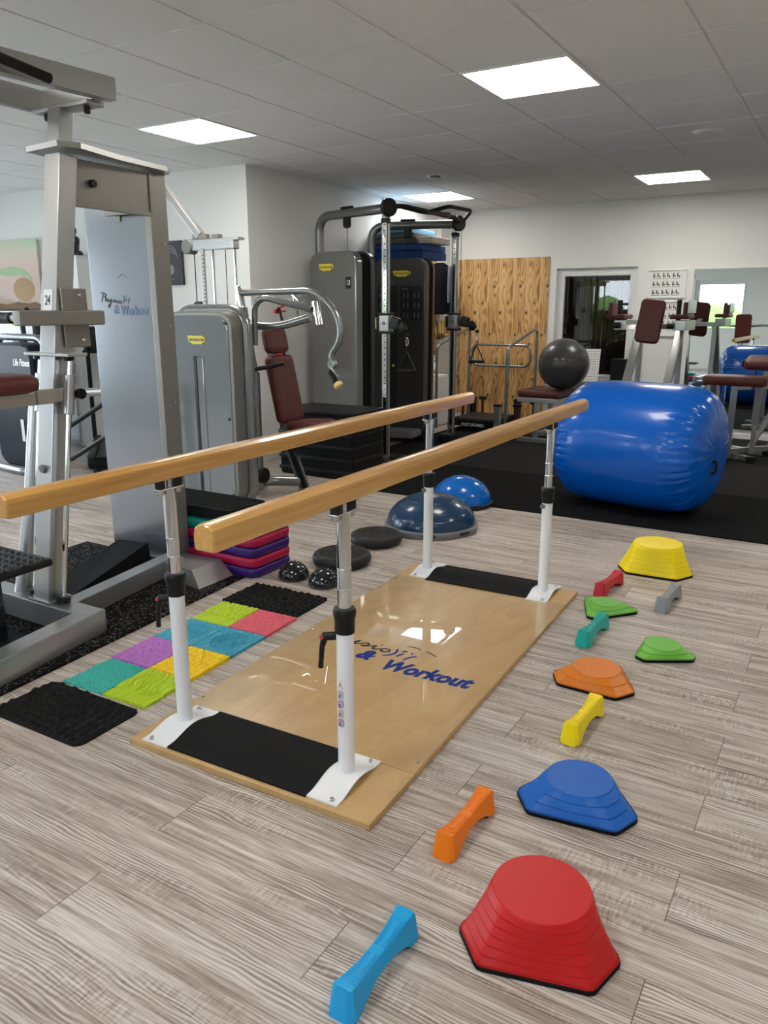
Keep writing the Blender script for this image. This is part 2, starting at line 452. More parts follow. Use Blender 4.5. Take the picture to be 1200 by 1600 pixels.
    def ribbon(s, pts, w, mat, thick=0.0008, k=4):
        """handwritten stroke: smooth flat ribbon in the local XY plane of mat"""
        P = [Vector((p[0], p[1], 0)) for p in pts]; Q = []
        for i in range(len(P) - 1):
            a = P[max(i - 1, 0)]; b = P[i]; c = P[i + 1]; d = P[min(i + 2, len(P) - 1)]
            for j in range(k):
                t = j / k
                Q.append(0.5 * ((2 * b) + (c - a) * t + (2 * a - 5 * b + 4 * c - d) * t * t + (3 * b - a - 3 * c + d) * t ** 3))
        Q.append(P[-1]); R = []
        for i, q in enumerate(Q):
            t = (Q[min(i + 1, len(Q) - 1)] - Q[max(i - 1, 0)])
            t = t.normalized() if t.length > 1e-9 else Vector((1, 0, 0))
            nrm = Vector((-t.y, t.x, 0)); e = i / (len(Q) - 1)
            ww = w * (0.45 + 0.55 * math.sin(PI * min(1, max(0, e))) ** 0.5)
            R.append([mat @ (q + nrm * ww / 2 + Vector((0, 0, thick))), mat @ (q + nrm * ww / 2), mat @ (q - nrm * ww / 2), mat @ (q - nrm * ww / 2 + Vector((0, 0, thick)))])
        return s.rings(R)
    def build(s, name, mat, parent=None, smooth=35, kind=None):
        me = bpy.data.meshes.new(name)
        bmesh.ops.recalc_face_normals(s.bm, faces=s.bm.faces[:])
        if parent is not None:
            r = parent
            off = Vector((0, 0, 0))
            while r is not None: off += r.location; r = r.parent
            bmesh.ops.translate(s.bm, verts=s.bm.verts[:], vec=-off)
        base = Vector((0, 0, 0))
        if parent is None and not kind:
            xs = [q.co for q in s.bm.verts]
            base = Vector(((min(p.x for p in xs) + max(p.x for p in xs)) / 2, (min(p.y for p in xs) + max(p.y for p in xs)) / 2, min(p.z for p in xs)))
            bmesh.ops.translate(s.bm, verts=s.bm.verts[:], vec=-base)
        s.bm.to_mesh(me); s.bm.free()
        if smooth:
            for p in me.polygons: p.use_smooth = True
            me.set_sharp_from_angle(angle=math.radians(smooth))
        me.materials.append(M[mat] if isinstance(mat, str) else mat)
        o = bpy.data.objects.new(name, me); COL.objects.link(o)
        o.location = base
        if smooth and smooth <= 50:
            wn_ = o.modifiers.new('weighted', 'WEIGHTED_NORMAL'); wn_.keep_sharp = True; wn_.weight = 80
        if parent is not None: o.parent = parent
        if kind: o['kind'] = kind
        return o

def tag(o, label, cat, group=None):
    o['label'] = label; o['category'] = cat
    if group: o['group'] = group
    return o
def thing(name, label, cat, loc=(0, 0, 0), group=None):
    o = bpy.data.objects.new(name, None); o.empty_display_size = 0.1; COL.objects.link(o)
    o.location = loc
    return tag(o, label, cat, group)
def struct(name, mb, mat, parent=None, smooth=35):
    return mb.build(name, mat, parent, smooth, kind='structure' if parent is None else None)
def dup(root, loc, label=None, rz=None, group=None):
    r = root.copy(); COL.objects.link(r); r.location = loc
    if rz is not None: r.rotation_euler = (0, 0, rz)
    if label: r['label'] = label
    if group: r['group'] = group
    for ch in list(root.children):
        c = ch.copy(); COL.objects.link(c); c.parent = r
        for gch in list(ch.children):
            d = gch.copy(); COL.objects.link(d); d.parent = c
    return r
# ================================================================== ROOM SHELL
CH = 2.633                                    # ceiling height
XL, YB, YF, XO, XR, YR = -4.76, 9.46, 5.57, -9.6, 3.2, -2.2
TS = 0.625                                    # ceiling module
GX, GY = -2.0446, 2.8988                      # one grid node of the ceiling

struct('floor', MB().box(((XO + XR) / 2, (YR + YB) / 2, -0.05), (XR - XO, YB - YR, 0.1)), 'floor', smooth=0)
# suspended ceiling: tiles separated by shallow grooves
mb = MB(); lights = [(0, 2), (-4, 2), (-4, 8), (0, 8), (0, -4), (-4, -4), (4, 2), (4, 8), (4, -4), (-8, -4), (-9, 7)]
LVIS = [l for l in lights if l != (-9, 7)]
g2 = 0.0075
for i in range(-13, 10):
    for j in range(-9, 12):
        if (i, j) in LVIS: continue
        x0, x1, y0, y1 = GX + i * TS + g2, GX + (i + 1) * TS - g2, GY + j * TS + g2, GY + (j + 1) * TS - g2
        x0, x1, y0, y1 = max(x0, XO), min(x1, XR), max(y0, YR), min(y1, YB)
        if x1 - x0 < 0.02 or y1 - y0 < 0.02: continue
        V = [mb.v((x0, y0, CH)), mb.v((x1, y0, CH)), mb.v((x1, y1, CH)), mb.v((x0, y1, CH))]
        U = [mb.v((x0, y0, CH + 0.007)), mb.v((x1, y0, CH + 0.007)), mb.v((x1, y1, CH + 0.007)), mb.v((x0, y1, CH + 0.007))]
        mb.face(V[::-1]); mb.face(U)
        for k in range(4): mb.face((V[k], V[(k + 1) % 4], U[(k + 1) % 4], U[k]))
ceil = struct('ceiling', mb, 'tile', smooth=0)
struct('trim_1', MB().box(((XO + XR) / 2, (YR + YB) / 2, CH + 0.055), (XR - XO, YB - YR, 0.1)), 'grid', smooth=0)
# walls
def wall(name, p, d): return struct(name, MB().box(p, d), 'wall', smooth=0)
H2 = CH + 0.11
wx0, wx1, wz0, wz1 = -3.257, -2.292, 0.56, 1.897        # window opening in the back wall
mb = MB()
def seg(x0, x1, z0, z1): mb.box(((x0 + x1) / 2, YB + 0.10, (z0 + z1) / 2), (x1 - x0, 0.20, z1 - z0))
seg(XL - 0.3, wx0, 0, H2); seg(wx1, XR + 0.2, 0, H2); seg(wx0, wx1, 0, wz0); seg(wx0, wx1, wz1, H2)
struct('wall_back', mb, 'wall', smooth=0)
mb = MB()
mb.box((XL - 0.12, (YF + YB) / 2, H2 / 2), (0.24, YB - YF, H2))
mb.box((XL + 0.03, 9.33, H2 / 2), (0.06, 0.26, H2))
struct('wall_left', mb, 'wall', smooth=0)
wall('wall_alcove', ((XO + XL - .24) / 2, YF + 0.1, H2 / 2), (XL - XO - .24, 0.2, H2))
wall('wall_right', (XR + 0.1, (YR + YB) / 2, H2 / 2), (0.2, YB - YR + 0.4, H2))
# rear wall (behind the camera) with windows, far-left wall with big windows
def holed(name, axis, at, lo, hi, holes, th=0.24):
    """wall along one axis with rectangular openings (a0,a1,z0,z1)"""
    mb = MB(); cur = lo
    def put(a0, a1, z0, z1):
        c, d = ((a0 + a1) / 2, (z0 + z1) / 2), (a1 - a0, z1 - z0)
        if axis == 'x': mb.box((c[0], at, c[1]), (d[0], th, d[1]))
        else: mb.box((at, c[0], c[1]), (th, d[0], d[1]))
    for a0, a1, z0, z1 in sorted(holes):
        put(cur, a0, 0, H2); put(a0, a1, 0, z0); put(a0, a1, z1, H2); cur = a1
    put(cur, hi, 0, H2)
    return struct(name, mb, 'wall', smooth=0)
RW = [(-8.9, -7.0, 0.85, 2.3), (-6.4, -4.5, 0.85, 2.3), (-3.67, -2.45, 0.90, 2.15), (-0.9, 0.4, 0.9, 2.15)]
LW = [(-1.5, 0.6, 0.3, 2.4), (1.1, 3.1, 0.3, 2.4), (3.5, 5.2, 0.3, 2.4)]
holed('wall_rear', 'x', YR - 0.12, XO - 0.24, XR + 0.2, RW)
holed('wall_far_left', 'y', XO - 0.12, YR, YF + 0.2, LW)
wn = 1
def window_unit(axis, at, a0, a1, z0, z1, inward, pane='pane', fw=0.075, casement=False, group=None):
    """frame + sash + pane filling a wall opening; 'inward' is the side of the room"""
    global wn
    def P(a, d, z): return (a, at + d * inward, z) if axis == 'x' else (at + d * inward, a, z)
    def S(a, d, z): return (a, d, z) if axis == 'x' else (d, a, z)
    mb = MB()
    for (b0, b1, y0, y1) in ((a0, a0 + fw, z0, z1), (a1 - fw, a1, z0, z1), (a0 + fw, a1 - fw, z0, z0 + fw), (a0 + fw, a1 - fw, z1 - fw, z1)):
        mb.box(P((b0 + b1) / 2, 0, (y0 + y1) / 2), S(b1 - b0, 0.07, y1 - y0), 0.006)
    f = struct('window_%d' % wn, mb, 'upvc'); wn += 1
    mb = MB(); s = fw * 0.55; i = fw * 0.92
    for (b0, b1, y0, y1) in ((a0 + i, a0 + i + s, z0 + i, z1 - i), (a1 - i - s, a1 - i, z0 + i, z1 - i), (a0 + i + s, a1 - i - s, z0 + i, z0 + i + s), (a0 + i + s, a1 - i - s, z1 - i - s, z1 - i)):
        mb.box(P((b0 + b1) / 2, 0.018, (y0 + y1) / 2), S(b1 - b0, 0.05, y1 - y0), 0.008)
    mb.build('sash', 'upvc', f)
    q = i + s
    MB().box(P((a0 + a1) / 2, 0.005, (z0 + z1) / 2), S(a1 - a0 - 2 * q + 0.02, 0.008, z1 - z0 - 2 * q + 0.02)).build('pane', pane, f)
    if casement:
        mb = MB(); hx = a0 + i + s * 0.5; hz = casement
        mb.box(P(hx, 0.05, hz), S(0.028, 0.014, 0.07), 0.005); mb.cyl(P(hx, 0.05, hz), P(hx, 0.085, hz), 0.009)
        mb.bar(P(hx, 0.085, hz + 0.012), P(hx, 0.085, hz - 0.12), 0.018, 0.02, 0.006, up=(1, 0, 0) if axis == 'y' else (0, 1, 0))
        mb.build('handle', 'upvc', f)
    return f
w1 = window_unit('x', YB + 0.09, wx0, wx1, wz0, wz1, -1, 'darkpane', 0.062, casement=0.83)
MB().box(((wx0 + wx1) / 2, YB - 0.055, wz0 - 0.015), (wx1 - wx0 + 0.06, 0.23, 0.03), 0.006).build('sill', 'taupe', w1)
for h in RW: window_unit('x', YR - 0.10, *h, 1)
for h in LW: window_unit('y', XO - 0.10, *h, 1)
# dim office behind the inner window
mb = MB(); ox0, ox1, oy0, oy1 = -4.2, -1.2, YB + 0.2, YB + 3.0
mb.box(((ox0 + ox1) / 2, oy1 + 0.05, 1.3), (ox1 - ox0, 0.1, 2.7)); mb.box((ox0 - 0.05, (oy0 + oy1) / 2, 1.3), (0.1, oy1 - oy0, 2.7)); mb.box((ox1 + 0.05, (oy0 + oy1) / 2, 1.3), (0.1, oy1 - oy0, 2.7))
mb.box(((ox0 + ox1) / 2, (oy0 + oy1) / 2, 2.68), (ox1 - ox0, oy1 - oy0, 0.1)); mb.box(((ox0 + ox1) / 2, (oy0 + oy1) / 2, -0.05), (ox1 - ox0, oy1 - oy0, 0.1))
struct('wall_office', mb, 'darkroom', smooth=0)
M['dimlamp'] = emit('dim_lamp', (1.0, .88, .6), 2.2)
tag(MB().box((-3.0, YB + 1.1, 2.60), (1.1, .25, .04), .004).build('office_lamp', 'dimlamp'), 'dim ceiling lamp inside the dark office behind the inner window', 'lamp')
col('blindstrip', (0.42, 0.40, 0.28), 0.7)
t = thing('vertical_blind', 'pale vertical slat blind inside the dark office behind the inner window', 'blind', (-3.05, YB + 1.6, 1.0))
for k in range(9): MB().box((-3.42 + k * 0.085, YB + 1.6, 1.43), (0.07, 0.004, 0.86), mat=RZ(24)).build('slat', 'blindstrip', t)
MB().box((-3.08, YB + 1.6, 1.88), (0.82, 0.05, 0.04)).build('rail', 'trim', t)
# baseboards
struct('baseboard_alcove', MB().box(((XO + XL) / 2, YF - 0.008, 0.03), (XL - XO, 0.016, 0.06), 0.004), 'trim')
struct('baseboard_left', MB().box((XL + 0.008, (YF + 9.2) / 2, 0.03), (0.016, 9.2 - YF, 0.06), 0.004), 'trim')
struct('baseboard_back', MB().box(((XL + XR) / 2, YB - 0.008, 0.03), (XR - XL - 0.12, 0.016, 0.06), 0.004), 'trim')
# outside the windows: paving and a hedge
struct('ground', MB().box((-3, 2, -0.2), (60, 60, 0.1)), 'paving', smooth=0)
mb = MB(); random.seed(3)
for k in range(40): mb.sphere((-14 + k * 0.5 + random.uniform(-.2, .2), -7.6 + random.uniform(-.3, .3), random.uniform(.3, 1.25)), (random.uniform(.4, .65), random.uniform(.4, .6), random.uniform(.5, .8)), 12)
tag(mb.build('hedge', 'leaf'), 'sunlit green hedge outside the rear window seen in the mirror', 'hedge')

# ceiling luminaires
def ceiling_light(i, j, label):
    x, y = GX + (i + .5) * TS, GY + (j + .5) * TS
    t = thing('ceiling_light', label, 'ceiling light', (x, y, CH), 'recessed square ceiling lights')
    mb = MB(); w = TS / 2 - 0.008
    for (cx, cy, sx, sy) in ((0, w - .008, 2 * w, .016), (0, -w + .008, 2 * w, .016), (w - .008, 0, .016, 2 * w - .032), (-w + .008, 0, .016, 2 * w - .032)):
        mb.box((x + cx, y + cy, CH + .003), (sx, sy, .014))
    mb.build('frame', 'trim', t)
    MB().box((x, y, CH + .004), (2 * w - .034, 2 * w - .034, .008)).build('diffuser', 'lamp', t)
names = {(0, 2): 'square ceiling light panel in front, the largest of the four lit panels', (-4, 2): 'square ceiling light panel above the weight machine numbered 24',
         (-4, 8): 'square ceiling light panel above the cable machine with two chrome poles', (0, 8): 'square ceiling light panel nearest the white back wall above the dip station'}
for (i, j) in LVIS:
    ceiling_light(i, j, names.get((i, j), 'square ceiling light panel in the part of the room outside the picture'))
# round fittings in the ceiling
t = thing('ceiling_speaker', 'round pale ceiling fitting between the right hand ceiling lights', 'ceiling speaker', (-1.11, 6.31, CH))
MB().lathe([(0.001, -.008), (.07, -.008), (.10, -.006), (.108, 0), (.108, .006)], (-1.11, 6.31, CH)).build('rim', 'trim', t)
MB().lathe([(0.001, -.004), (.072, -.004), (.072, .004)], (-1.11, 6.31, CH - .007)).build('grille', 'grid', t)
t = thing('smoke_detector', 'small round ceiling detector with dark ring above the cable machine', 'smoke detector', (-3.62, 6.94, CH))
MB().lathe([(0.001, -.012), (.045, -.012), (.085, -.006), (.09, 0), (.09, .005)], (-3.62, 6.94, CH)).build('rim', 'trim', t)
MB().lathe([(.03, -.006), (.05, -.006), (.05, .004), (.03, .004)], (-3.62, 6.94, CH - .012)).build('ring', 'black', t)

# rubber flooring
tag(MB().box((0.005, 5.75, 0.004), (6.36, 1.26, 0.008)).build('rubber_mat', 'rubber_gym', smooth=0), 'black rubber floor strip under the big blue roll', 'rubber mat')
tag(MB().box((-1.36 + .5, 7.92, 0.004), (5.0, 3.06, 0.008)).build('rubber_mat', 'rubber_grey', smooth=0), 'dark grey rubber floor area under the benches and dip station', 'rubber mat')
MBm = MB(); MBm.prism([(-3.18, 5.12), (-3.18 + .008, 5.12), (-3.18, 6.38), (-4.0, 6.38), (-4.0, 6.0), (-3.2, 5.2)][::1], 0.001) if False else None
tag(MB().box((-3.76, 7.92, 0.004), (0.78, 3.06, 0.008)).build('rubber_mat', 'rubber_gym', smooth=0), 'black rubber floor strip in front of the knotty wood board', 'rubber mat')
R3 = RZ(-4.7)
tag(MB().prism([(-2.48, 0.2), (-2.68, 2.98), (-3.95, 2.98), (-3.75, 0.2)][::-1], 0.012, T(0, 0, .012)).build('rubber_mat', 'rubber_fleck', smooth=0), 'flecked black rubber mat under the weight machine numbered 24', 'rubber mat')

# ================================================================== PARALLEL BARS AND PLATFORM
PA = 0.0357
PM = T(-1.483, 2.593, 0) @ Matrix.Rotation(PA, 4, 'Z')      # platform frame: x across, y along
pw, pl, pt = 0.9216, 2.107, 0.02
t = thing('training_platform', 'flat glossy plywood platform with blue and black lettering under the parallel bars', 'platform', (-1.483, 2.593, 0))
def pbox(x0, x1, y0, y1, z0, z1, bev=0.0015): return MB(PM).box(((x0 + x1) / 2, (y0 + y1) / 2, (z0 + z1) / 2), (x1 - x0, y1 - y0, z1 - z0), bev)
ya, yb = -0.775, 0.83
pbox(-pw / 2, pw / 2, -pl / 2, ya, 0, pt).build('end_board', 'ply', t)
pbox(-pw / 2, pw / 2, yb, pl / 2, 0, pt).build('end_board', 'ply', t)
pbox(-pw / 2, pw / 2, ya + .001, yb - .001, 0, pt - .003).build('board', 'ply', t)
sh = pbox(-pw / 2 + .002, pw / 2 - .002, ya + .001, yb - .001, pt - .003, pt, 0.0008).build('cover_sheet', 'plygloss', t)
sh['label'] = 'clear glossy cover sheet over the middle of the platform'
for (x, y) in ((pw / 2 - .02, ya + .06), (pw / 2 - .02, 0.0), (pw / 2 - .02, yb - .05), (-pw / 2 + .02, ya + .06), (-pw / 2 + .02, 0.0), (-pw / 2 + .02, yb - .05)):
    MB(PM).lathe([(.0055, 0), (.0055, .0015), (.003, .0025), (.0008, .0025)], (x, y, pt), 12).build('screw', 'steel', t)
# lettering on the platform
LM = T(0, 0, pt + .0006) @ Matrix.Rotation(0.012, 4, 'Z')
mb = MB(); mb.text('&', 0.116, T(-1.615, 2.440, pt + .0004) @ Matrix.Rotation(-.02, 4, 'Z'), 0.22, 0.005, .0004, .92)
mb.build('lettering', 'blueink', t, smooth=0)['label'] = 'bold blue ampersand'
mb = MB(); mb.text('Workout', 0.122, T(-1.475, 2.400, pt + .0004) @ Matrix.Rotation(.055, 4, 'Z'), 0.25, 0.0052, .0004, 0.80)
lt = mb.build('lettering', 'blueink', t, smooth=0); lt['label'] = 'bold blue slanted word Workout'
def physio(mb, m, s, w):
    """handwritten 'Physio' in a 5.2 x 1.6 box, scale s"""
    st = [[(0.0, 1.18), (0.25, 1.3), (0.62, 1.3), (0.9, 1.12), (0.82, .86), (0.5, .72), (.3, .74)], [(.5, 1.28), (.38, .8), (.2, .1)],
          [(1.05, 1.2), (.95, .75), (.86, .28), (1.0, .56), (1.2, .68), (1.28, .5), (1.24, .3), (1.4, .3), (1.55, .55)],
          [(1.62, .64), (1.6, .38), (1.75, .3), (1.95, .6), (2.02, .66), (1.9, .2), (1.7, -.3), (1.5, -.42), (1.48, -.2), (1.8, .12), (2.2, .4)],
          [(2.2, .4), (2.5, .66), (2.62, .5), (2.55, .32), (2.36, .3), (2.7, .42)], [(2.7, .42), (3.0, .62), (2.98, .34), (3.12, .3), (3.35, .5)],
          [(3.75, .62), (3.5, .6), (3.42, .4), (3.6, .28), (3.82, .4), (3.8, .6), (3.66, .62)], [(3.12, .86), (3.18, .9)]]
    for q in st: mb.ribbon([(x * s, y * s) for x, y in q], w, m)
    return mb
def figure(mb, m, s, w):
    for q in ([(4.3, 1.05), (4.42, .7), (4.35, .35), (4.05, .05)], [(4.62, .95), (4.86, 1.06)], [(4.82, .78), (4.72, .5), (4.66, .3)], [(5.12, 1.02), (5.2, .92)], [(5.5, .82), (5.25, .5), (5.16, .12)]):
        mb.ribbon([(x * s, y * s) for x, y in q], w, m)
    return mb
fm = T(-1.86, 2.53, pt + .0002) @ Matrix.Rotation(-.06, 4, 'Z')
mb = physio(MB(), fm, .090, .0105)
mb.build('lettering', 'ink', t, smooth=0)['label'] = 'handwritten black word Physio'
mb = MB(); mb.ribbon([(.38, .125), (.415, .135), (.45, .128)], .006, fm); mb.ribbon([(.475, .128), (.51, .118), (.535, .108)], .006, fm)
p = mb.build('emblem_roof', 'ink', t, smooth=0); p['label'] = 'two short black strokes above the figure'
figure(MB(), T(-1.865, 2.51, pt + .0002) @ Matrix.Rotation(-.03, 4, 'Z'), .086, .011).build('emblem', 'blueink', t, smooth=0)

t = thing('parallel_bars', 'pair of long honey wood parallel bars on four white and chrome posts', 'parallel bars', (-1.508, 2.619, pt))
posts = {'A': (-1.810, 1.686), 'B': (-1.167, 1.717), 'C': (-1.858, 3.543), 'D': (-1.199, 3.530)}
BZ = 0.916                                   # bar centre height
def bar_profile():
    return [(-.030, -.026), (-.026, -.030), (.026, -.030), (.030, -.026), (.031, .006), (.027, .021), (.016, .030), (0, .033), (-.016, .030), (-.027, .021), (-.031, .006)]
for (a, b, y0, y1) in (('A', 'C', 1.108, 4.06), ('B', 'D', 1.165, 4.045)):
    A, B = Vector((*posts[a], 0)), Vector((*posts[b], 0)); d = (B - A) / (B.y - A.y); n = Vector((d.y, -d.x, 0)).normalized()
    P0, P1 = A + d * (y0 - A.y), A + d * (y1 - A.y); dn = d.normalized(); R = []
    for p, k, e in ((P0, .88, 0), (P0, .97, .004), (P0, 1, .012), (P1, 1, -.012), (P1, .97, -.004), (P1, .88, 0)):
        R.append([p + dn * e + n * (x * k) + Vector((0, 0, BZ + z * k)) for x, z in bar_profile()])
    MB().rings(R).build('handrail', 'bar', t, 25)
for k, (x, y) in posts.items():
    near = k in 'AB'; left = k in 'AC'
    MB().cyl((x, y, pt + .008), (x, y, .503), .0255, n=32, bev=.002).build('post', 'white', t)
    MB().lathe([(.024, .492), (.029, .494), (.030, .535), (.0335, .548), (.034, .560), (.031, .569), (.023, .571)], (x, y, 0)).build('collar', 'black', t)
    mb = MB(); mb.lathe([(.0205, .50), (.0205, .624), (.0218, .626), (.0218, .629), (.0205, .631), (.0205, .685), (.0218, .687), (.0218, .690), (.0205, .692), (.0205, .853)], (x, y, 0), 32); mb.build('inner_tube', 'chrome', t)
    mb = MB(); mb.box((x, y, .852), (.034, .104, .008), .003); mb.cyl((x, y, .848), (x, y, BZ - .028), .011); mb.build('bracket', 'steel', t)
    for s in (-1, 1):
        b = MB().cyl((x, y + s * .036, .856), (x, y + s * .036, BZ - .028), .0165, bev=.002).build('rubber_buffer', 'basegrey' if False else 'discgrey', t)
        MB().lathe([(.001, .832), (.009, .833), (.012, .838), (.012, .849)], (x, y + s * .036, 0), 16).build('nut', 'steel', b)
    # foot plate: arched along y
    ux = -1 if left else 1
    m = T(x, y, pt) @ Matrix.Rotation(PA, 4, 'Z')
    R = []; yl = (-.145, .115) if near else (-.112, .150)
    for i in range(15):
        s = i / 14; yy = yl[0] + (yl[1] - yl[0]) * s; zz = .005 + .020 * math.sin(PI * min(1, max(0, (s - .10) / .80))) ** 1.4
        w0, w1 = (-.055, .052) if left else (-.052, .055)
        R.append([m @ Vector((w0, yy, zz)), m @ Vector((w1, yy, zz)), m @ Vector((w1, yy, zz - .005)), m @ Vector((w0, yy, zz - .005))])
    MB().rings(R).build('foot_plate', 'white', t, 30)
    for yy in (yl[0] + .017, yl[1] - .017):
        MB(m).lathe([(.0095, .005), (.0095, .0065), (.0065, .007), (.0065, .012), (.004, .0135), (.001, .0135)], (.028 * ux, yy, 0), 12).build('bolt', 'steel', t)
    # clamp lever or knob
    if near:
        hx = x - .025
        lv = MB().cyl((hx, y - .004, .478), (hx - .034, y - .014, .472), .0125, bev=.003).sphere((hx - .036, y - .0145, .4715), .0135, 16)
        lv.tube([(hx - .036, y - .0145, .470), (hx - .044, y - .018, .44), (hx - .048, y - .019, .395), (hx - .050, y - .019, .372)], [.011, .0085, .0075, .0085], 12)
        l = lv.build('clamp_lever', 'black', t)
        MB().cyl((hx - .038, y - .0275, .4735), (hx - .038, y - .0300, .4735), .0065, n=16).build('button', 'redtip', l)
    else:
        MB().cyl((x - .012, y - .024, .478), (x - .015, y - .040, .478), .0105, bev=.002, n=16).build('clamp_knob', 'basegrey', t)
for (y0, y1, a, b) in ((-.145, .115, 'A', 'B'), (-.112, .150, 'C', 'D')):
    xa, yA = posts[a]; xb, yB = posts[b]; R = []
    for i in range(15):
        s = i / 14; zz = .005 + .022 * math.sin(PI * min(1, max(0, (s - .10) / .80))) ** 1.4; yy = y0 + (y1 - y0) * s
        m = T((xa + xb) / 2, (yA + yB) / 2, pt) @ Matrix.Rotation(PA, 4, 'Z'); h = (xb - xa) / 2 - .050
        R.append([m @ Vector((-h, yy, zz + .001)), m @ Vector((h, yy, zz + .001)), m @ Vector((h, yy, zz - .005)), m @ Vector((-h, yy, zz - .005))])
    MB().rings(R).build('step_cover', 'blackmatte', t, 30)
# warning sticker on the nearer right post
bx, by = posts['B']
def on_post(ang, z, off=.0004):
    ang += .62
    return (bx + (.0255 + off) * math.sin(ang), by - (.0255 + off) * math.cos(ang), z)
col('stickerblue', (0.42, 0.50, 0.66), 0.4); col('pictoorange', (0.75, 0.42, 0.10), 0.5)
a0 = -0.62
def patch(mb, a, b, z0, z1, off):
    V = []
    for i in range(7):
        q = a + (b - a) * i / 6; V.append((mb.v(on_post(q, z0, off)), mb.v(on_post(q, z1, off))))
    for (p, q), (r, s) in zip(V, V[1:]): mb.face((p, r, s, q))
    return mb
lab = patch(MB(), -1.12, -.18, .195, .352, .0004).build('warning_label', 'cream', t)
for k in range(4):
    z1 = .318 - k * .030
    patch(MB(), -1.02, -.30, z1 - .028, z1, .0007).build('pictogram', 'stickerblue', lab)
    mb = MB(); mb.tube([on_post(-.66 + .40 * math.cos(q), z1 - .013 + .010 * math.sin(q), .0012) for q in [2 * PI * i / 16 for i in range(16)]], .0011, 6, closed=True); mb.build('ring', 'pictoorange' if k % 2 == 0 else 'redtip', lab)
    mb = MB(); mb.tube([on_post(-.66, z1 - .013, .0012), on_post(-.92, z1 - .026, .0012)], .0016, 6); mb.build('pictogram_lever', 'ink', lab)
MB().tube([on_post(-.92, .326, .001), on_post(-.40, .326, .001), on_post(-.66, .347, .001)], .0009, 6, closed=True).build('warning_triangle', 'redtip', lab)
MB().tube([on_post(-.66, .331, .001), on_post(-.66, .339, .001)], .0008, 6).build('exclamation_mark', 'ink', lab)

# ================================================================== STEPPING STONES AND BALANCE PLANKS
def ray_poly(poly, a):
    d = (math.cos(a), math.sin(a)); best = 9
    for i in range(len(poly)):
        p, q = poly[i], poly[(i + 1) % len(poly)]
        ex, ey = q[0] - p[0], q[1] - p[1]; den = d[0] * ey - d[1] * ex
        if abs(den) < 1e-9: continue
        t_ = (p[0] * ey - p[1] * ex) / den; u = (p[0] * d[1] - p[1] * d[0]) / den
        if t_ > 0 and -1e-6 <= u <= 1 + 1e-6: best = min(best, t_)
    return best
def stone(label, mat, cx, cy, rot, side, tr, top_r, h, ridges, dx=0, dy=0, trunc2=None):
    """triangular stone with cut corners; flat edge faces -y before rotation"""
    t = thing('stepping_stone', label, 'stepping stone', (cx, cy, 0), 'plastic stepping stones on the plank floor')
    R = side / math.sqrt(3); tri = [(R * math.cos(math.radians(a)), R * math.sin(math.radians(a))) for a in (90, 210, 330)]
    poly = []
    for i in range(3):
        p, q = tri[i], tri[(i + 1) % 3]; L = side
        poly += [(p[0] + (q[0] - p[0]) * tr / L, p[1] + (q[1] - p[1]) * tr / L), (q[0] + (p[0] - q[0]) * tr / L, q[1] + (p[1] - q[1]) * tr / L)]
    N = 120; rad = [ray_poly(poly, 2 * PI * i / N) for i in range(N)]
    for _ in range(1): rad = [(rad[i - 1] + 2 * rad[i] + rad[(i + 1) % N]) / 4 for i in range(N)]
    m = T(cx, cy, 0) @ RZ(rot); z0 = .012
    def ring(f, z, k=1.0): return [m @ Vector(((dx * f + (rad[i] * (1 - f) + top_r * f) * k * math.cos(2 * PI * i / N)), (dy * f + (rad[i] * (1 - f) + top_r * f) * k * math.sin(2 * PI * i / N)), z)) for i in range(N)]
    RR = [ring(0, z0), ring(0, z0 + .006)]
    hh = h - z0
    for k in range(ridges):
        f0, f1 = k / ridges, (k + 1) / ridges
        e = lambda f: f ** 0.94
        led = .012
        RR += [ring(e(max(f0, .001)) if k else .012, z0 + hh * f0 + .003), ring(e(f1) - led * (1 if k < ridges - 1 else 0), z0 + hh * f1 - (.0015 if k < ridges - 1 else .004))]
        if k < ridges - 1: RR += [ring(e(f1), z0 + hh * f1)]
    RR += [ring(1, h - .001, .985), ring(1, h, .965), ring(1, h - .0006, .5)]
    body = MB().rings(RR)
    body.build('body', mat, t, 24)
    RB = [ring(0, 0, 1.0), ring(0, .002, 1.012), ring(0, z0 - .002, 1.012), ring(0, z0 + .001, .995)]
    MB().rings(RB).build('rubber_rim', 'blackmatte', t, 30)
    return t
col('p_red', (0.50, 0.008, 0.008), 0.42); col('p_blue', (0.006, 0.11, 0.46), 0.42); col('p_orange', (0.66, 0.185, 0.012), 0.42)
col('p_yellow', (0.86, 0.66, 0.004), 0.42); col('p_green', (0.15, 0.44, 0.055), 0.42); col('p_cyan', (0.012, 0.33, 0.66), 0.42)
col('p_teal', (0.010, 0.38, 0.31), 0.42); col('p_grey', (0.25, 0.26, 0.275), 0.45); col('p_crimson', (0.50, 0.018, 0.035), 0.42)
col('p_orange2', (0.82, 0.20, 0.006), 0.42)
stone('large red stepping stone with ridged sides, nearest to the camera', 'p_red', -.455, 1.447, 15, .475, .115, .112, .130, 6)
stone('blue stepping stone with ridged sides between the orange and blue planks', 'p_blue', -.535, 1.995, 8, .445, .10, .097, .074, 3)
stone('orange stepping stone beside the yellow balance plank', 'p_orange', -.708, 2.770, -1.5, .415, .095, .092, .060, 2)
stone('tall yellow stepping stone, farthest stone near the black rubber floor', 'p_yellow', -.808, 4.272, 2.4, .535, .135, .128, .160, 6)
stone('low green stepping stone behind the teal balance plank', 'p_green', -.882, 3.520, 50, .315, .04, .068, .047, 2)
stone('low green stepping stone standing alone right of the orange stone', 'p_green', -.543, 3.158, 31, .30, .05, .075, .048, 2)

